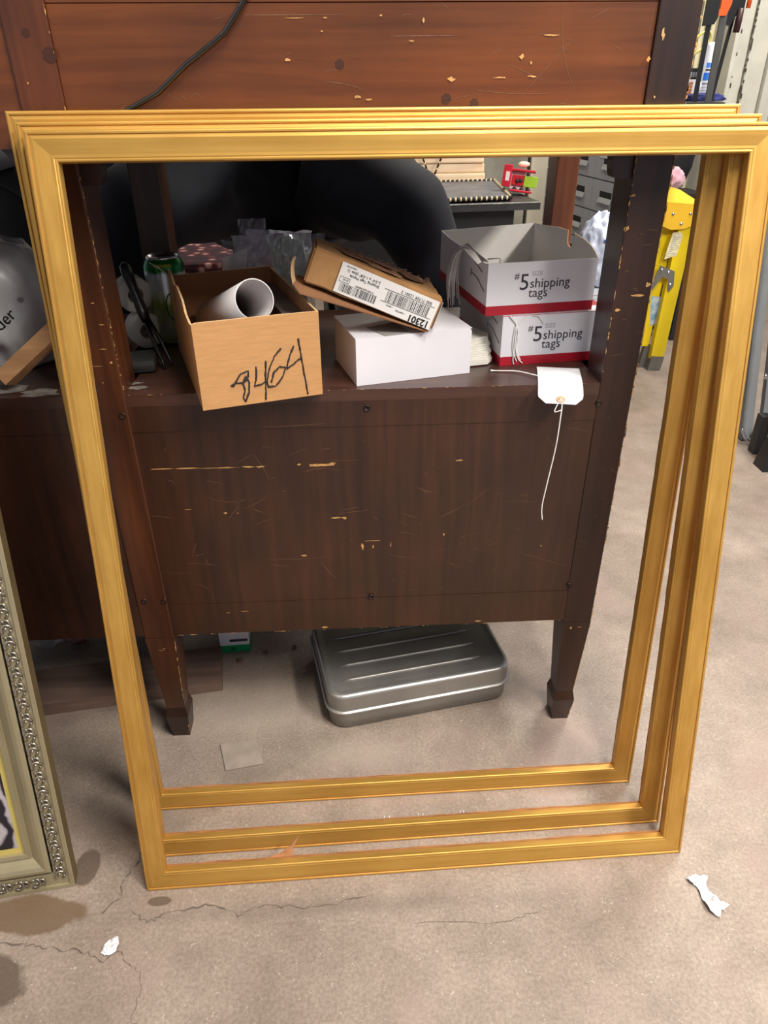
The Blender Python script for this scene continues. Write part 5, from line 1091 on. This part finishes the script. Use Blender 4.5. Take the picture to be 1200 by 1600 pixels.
# caulk bottle
cb = thing('caulk_bottle', 'white tapered bottle with blue print behind the bar clamps', 'bottle', (1.296, 1.90, 1.05))
mb = MB(); mb.lathe([(.0005, 0), (.036, 0), (.037, .004), (.030, .09), (.014, .165), (.011, .175), (.0005, .176)], (1.296, 1.90, 1.0505), 28); mb.build('body', mat('bottle_white', (226, 230, 240), .35, var=.02), cb)
BL = mat('blue_print', (40, 120, 230), .4)
def bpatch(z0, z1, a0_, a1_, m, nm):
    mb = MB()
    def fn(u, v):
        z = z0 + (z1 - z0) * v; rr = (.037 + (.030 - .037) * (z - .004) / .086) if z < .09 else .030 + (.014 - .030) * (z - .09) / .075
        a = a0_ + (a1_ - a0_) * u; return V((1.296 + (rr + .0004) * math.sin(a), 1.90 - (rr + .0004) * math.cos(a), 1.0505 + z))
    mb.grid(fn, 8, 3); mb.build(nm, m, cb)
bpatch(.062, .085, -.7, .7, BL, 'blue_print'); bpatch(.10, .115, -.6, .6, BL, 'blue_print'); bpatch(.05, .053, -.7, .7, INK, 'printed_line'); bpatch(.04, .042, -.7, .6, INK2, 'printed_line'); bpatch(.03, .032, -.7, .6, INK2, 'printed_line'); bpatch(.09, .096, -.6, .5, INK, 'printed_line')
# small boxes and the blue cloth
ob = thing('small_box', 'small white and orange box at the edge of the tool shelf', 'box', (1.247, 1.90, 1.05)); mb = MB(); mb.b2((1.226, 1.88, 1.0505), (1.258, 1.93, 1.115), 0, .001); mb.build('body', WHITE_CARD, ob)
for k in range(5):
    mb = MB(); mb.b2((1.233, 1.879, 1.060 + .010 * k), (1.245, 1.8799, 1.067 + .010 * k)); mb.build('orange_print', mat('orange_brown_print', (206, 120, 60), .5), ob)
db = thing('small_box', 'small black box with grey print behind the white and orange box', 'box', (1.28, 1.96, 1.05)); mb = MB(); mb.b2((1.235, 1.945, 1.0505), (1.315, 1.98, 1.15), 0, .001); mb.build('body', mat('charcoal_card', (30, 30, 32), .6), db)
mb = MB()
for k in range(7): mb.b2((1.24 + .009 * k, 1.944, 1.122), (1.246 + .009 * k, 1.9449, 1.138))
mb.build('grey_print', mat('grey_print', (150, 152, 154), .6), db)
wb2 = MB(); wb2.lathe([(.0005, 0), (.012, 0), (.012, .05), (.006, .06), (.0005, .062)], (1.2695, 1.885, 1.0505), 16); wb2.build('white_tube', PAPER, None, loc=(1.2695, 1.885, 1.05), label='small white tube between the orange box and the caulk bottle', category='tube')
b_ = blob((1.27, 1.835, 1.056), (.075, .014, .018), 71, .35, 2.2, 4, 1.0505); b_.build('blue_cloth', mat('navy_blue_cloth', (34, 40, 100), .8, var=.25, scale=30), None, loc=(1.27, 1.84, 1.05), label='dark blue cloth along the front of the tool shelf', category='cloth')
b_ = blob((1.335, 1.95, 1.095), (.028, .028, .045), 73, .3, 2.0, 4, 1.0505); b_.build('clear_bag', clear('grey_clear_bag', (170, 170, 178), .4, .2), None, loc=(1.335, 1.95, 1.05), label='clear grey plastic bag of small parts right of the caulk bottle', category='bag')
mb = MB(); mb.tube(bezier([(1.235, 1.97, 1.155), (1.24, 1.96, 1.19), (1.258, 1.965, 1.235), (1.30, 1.97, 1.262), (1.318, 1.97, 1.245), (1.30, 1.97, 1.215), (1.26, 1.97, 1.185), (1.242, 1.975, 1.155)], 8), .004, 8); mb.build('yellow_cord', mat('yellow_cable', (206, 190, 96), .5), None, loc=(1.26, 1.965, 1.155), label='yellow cable looped behind the bar clamps', category='cable')

# ------------------------------------------------------------ grey folded ladder at the right edge
GA = mat('grey_aluminium', (124, 126, 128), .45, .5, var=.1, scale=8)
al = thing('extension_ladder', 'grey metal ladder with black rubber feet at the right edge', 'ladder', (1.42, 1.2, 0))
for (x0, y0, x1, y1, z1, nm) in ((1.395, 1.27, 1.50, 1.75, 1.02, 'rail'), (1.44, 1.225, 1.545, 1.70, 1.02, 'rail'), (1.378, 1.06, 1.49, 1.5, 1.02, 'rail')):
    A = V((x0, y0, .005 if nm == 'rail' and y0 > 1.1 else .05)); B = V((x1, y1, z1)); mb = MB()
    mb.hexa([A + V(d) for d in ((-.0, -.012, 0), (.038, -.012, 0), (.038, .012, 0), (0, .012, 0))], [B + V(d) for d in ((0, -.012, 0), (.038, -.012, 0), (.038, .012, 0), (0, .012, 0))]); mb.build(nm, GA, al)
mb = MB(); mb.hexa([(1.352, 1.02, 0), (1.44, 1.02, 0), (1.44, 1.085, 0), (1.352, 1.085, 0)], [(1.372, 1.045, .10), (1.432, 1.045, .10), (1.432, 1.085, .10), (1.372, 1.085, .10)]); mb.build('rubber_foot', BLACKPL, al)
mb = MB(); mb.b2((1.385, 1.15, 0), (1.42, 1.19, .14), 0, .004); mb.build('rubber_foot', mat('dark_rubber', (46, 46, 48), .6), al)
mb = MB(); mb.tube(bezier([(1.385, 1.255, .05), (1.40, 1.235, .02), (1.43, 1.23, .02), (1.438, 1.225, .06)], 6), .006, 8); mb.build('hook', AL, al)
mb = MB(); mb.lathe([(.0005, .006), (.008, .005), (.010, 0)], (1.425, 1.262, .24), 12, 0, Matrix.Rotation(pi / 2, 3, 'X')); mb.build('bolt', AL, al)
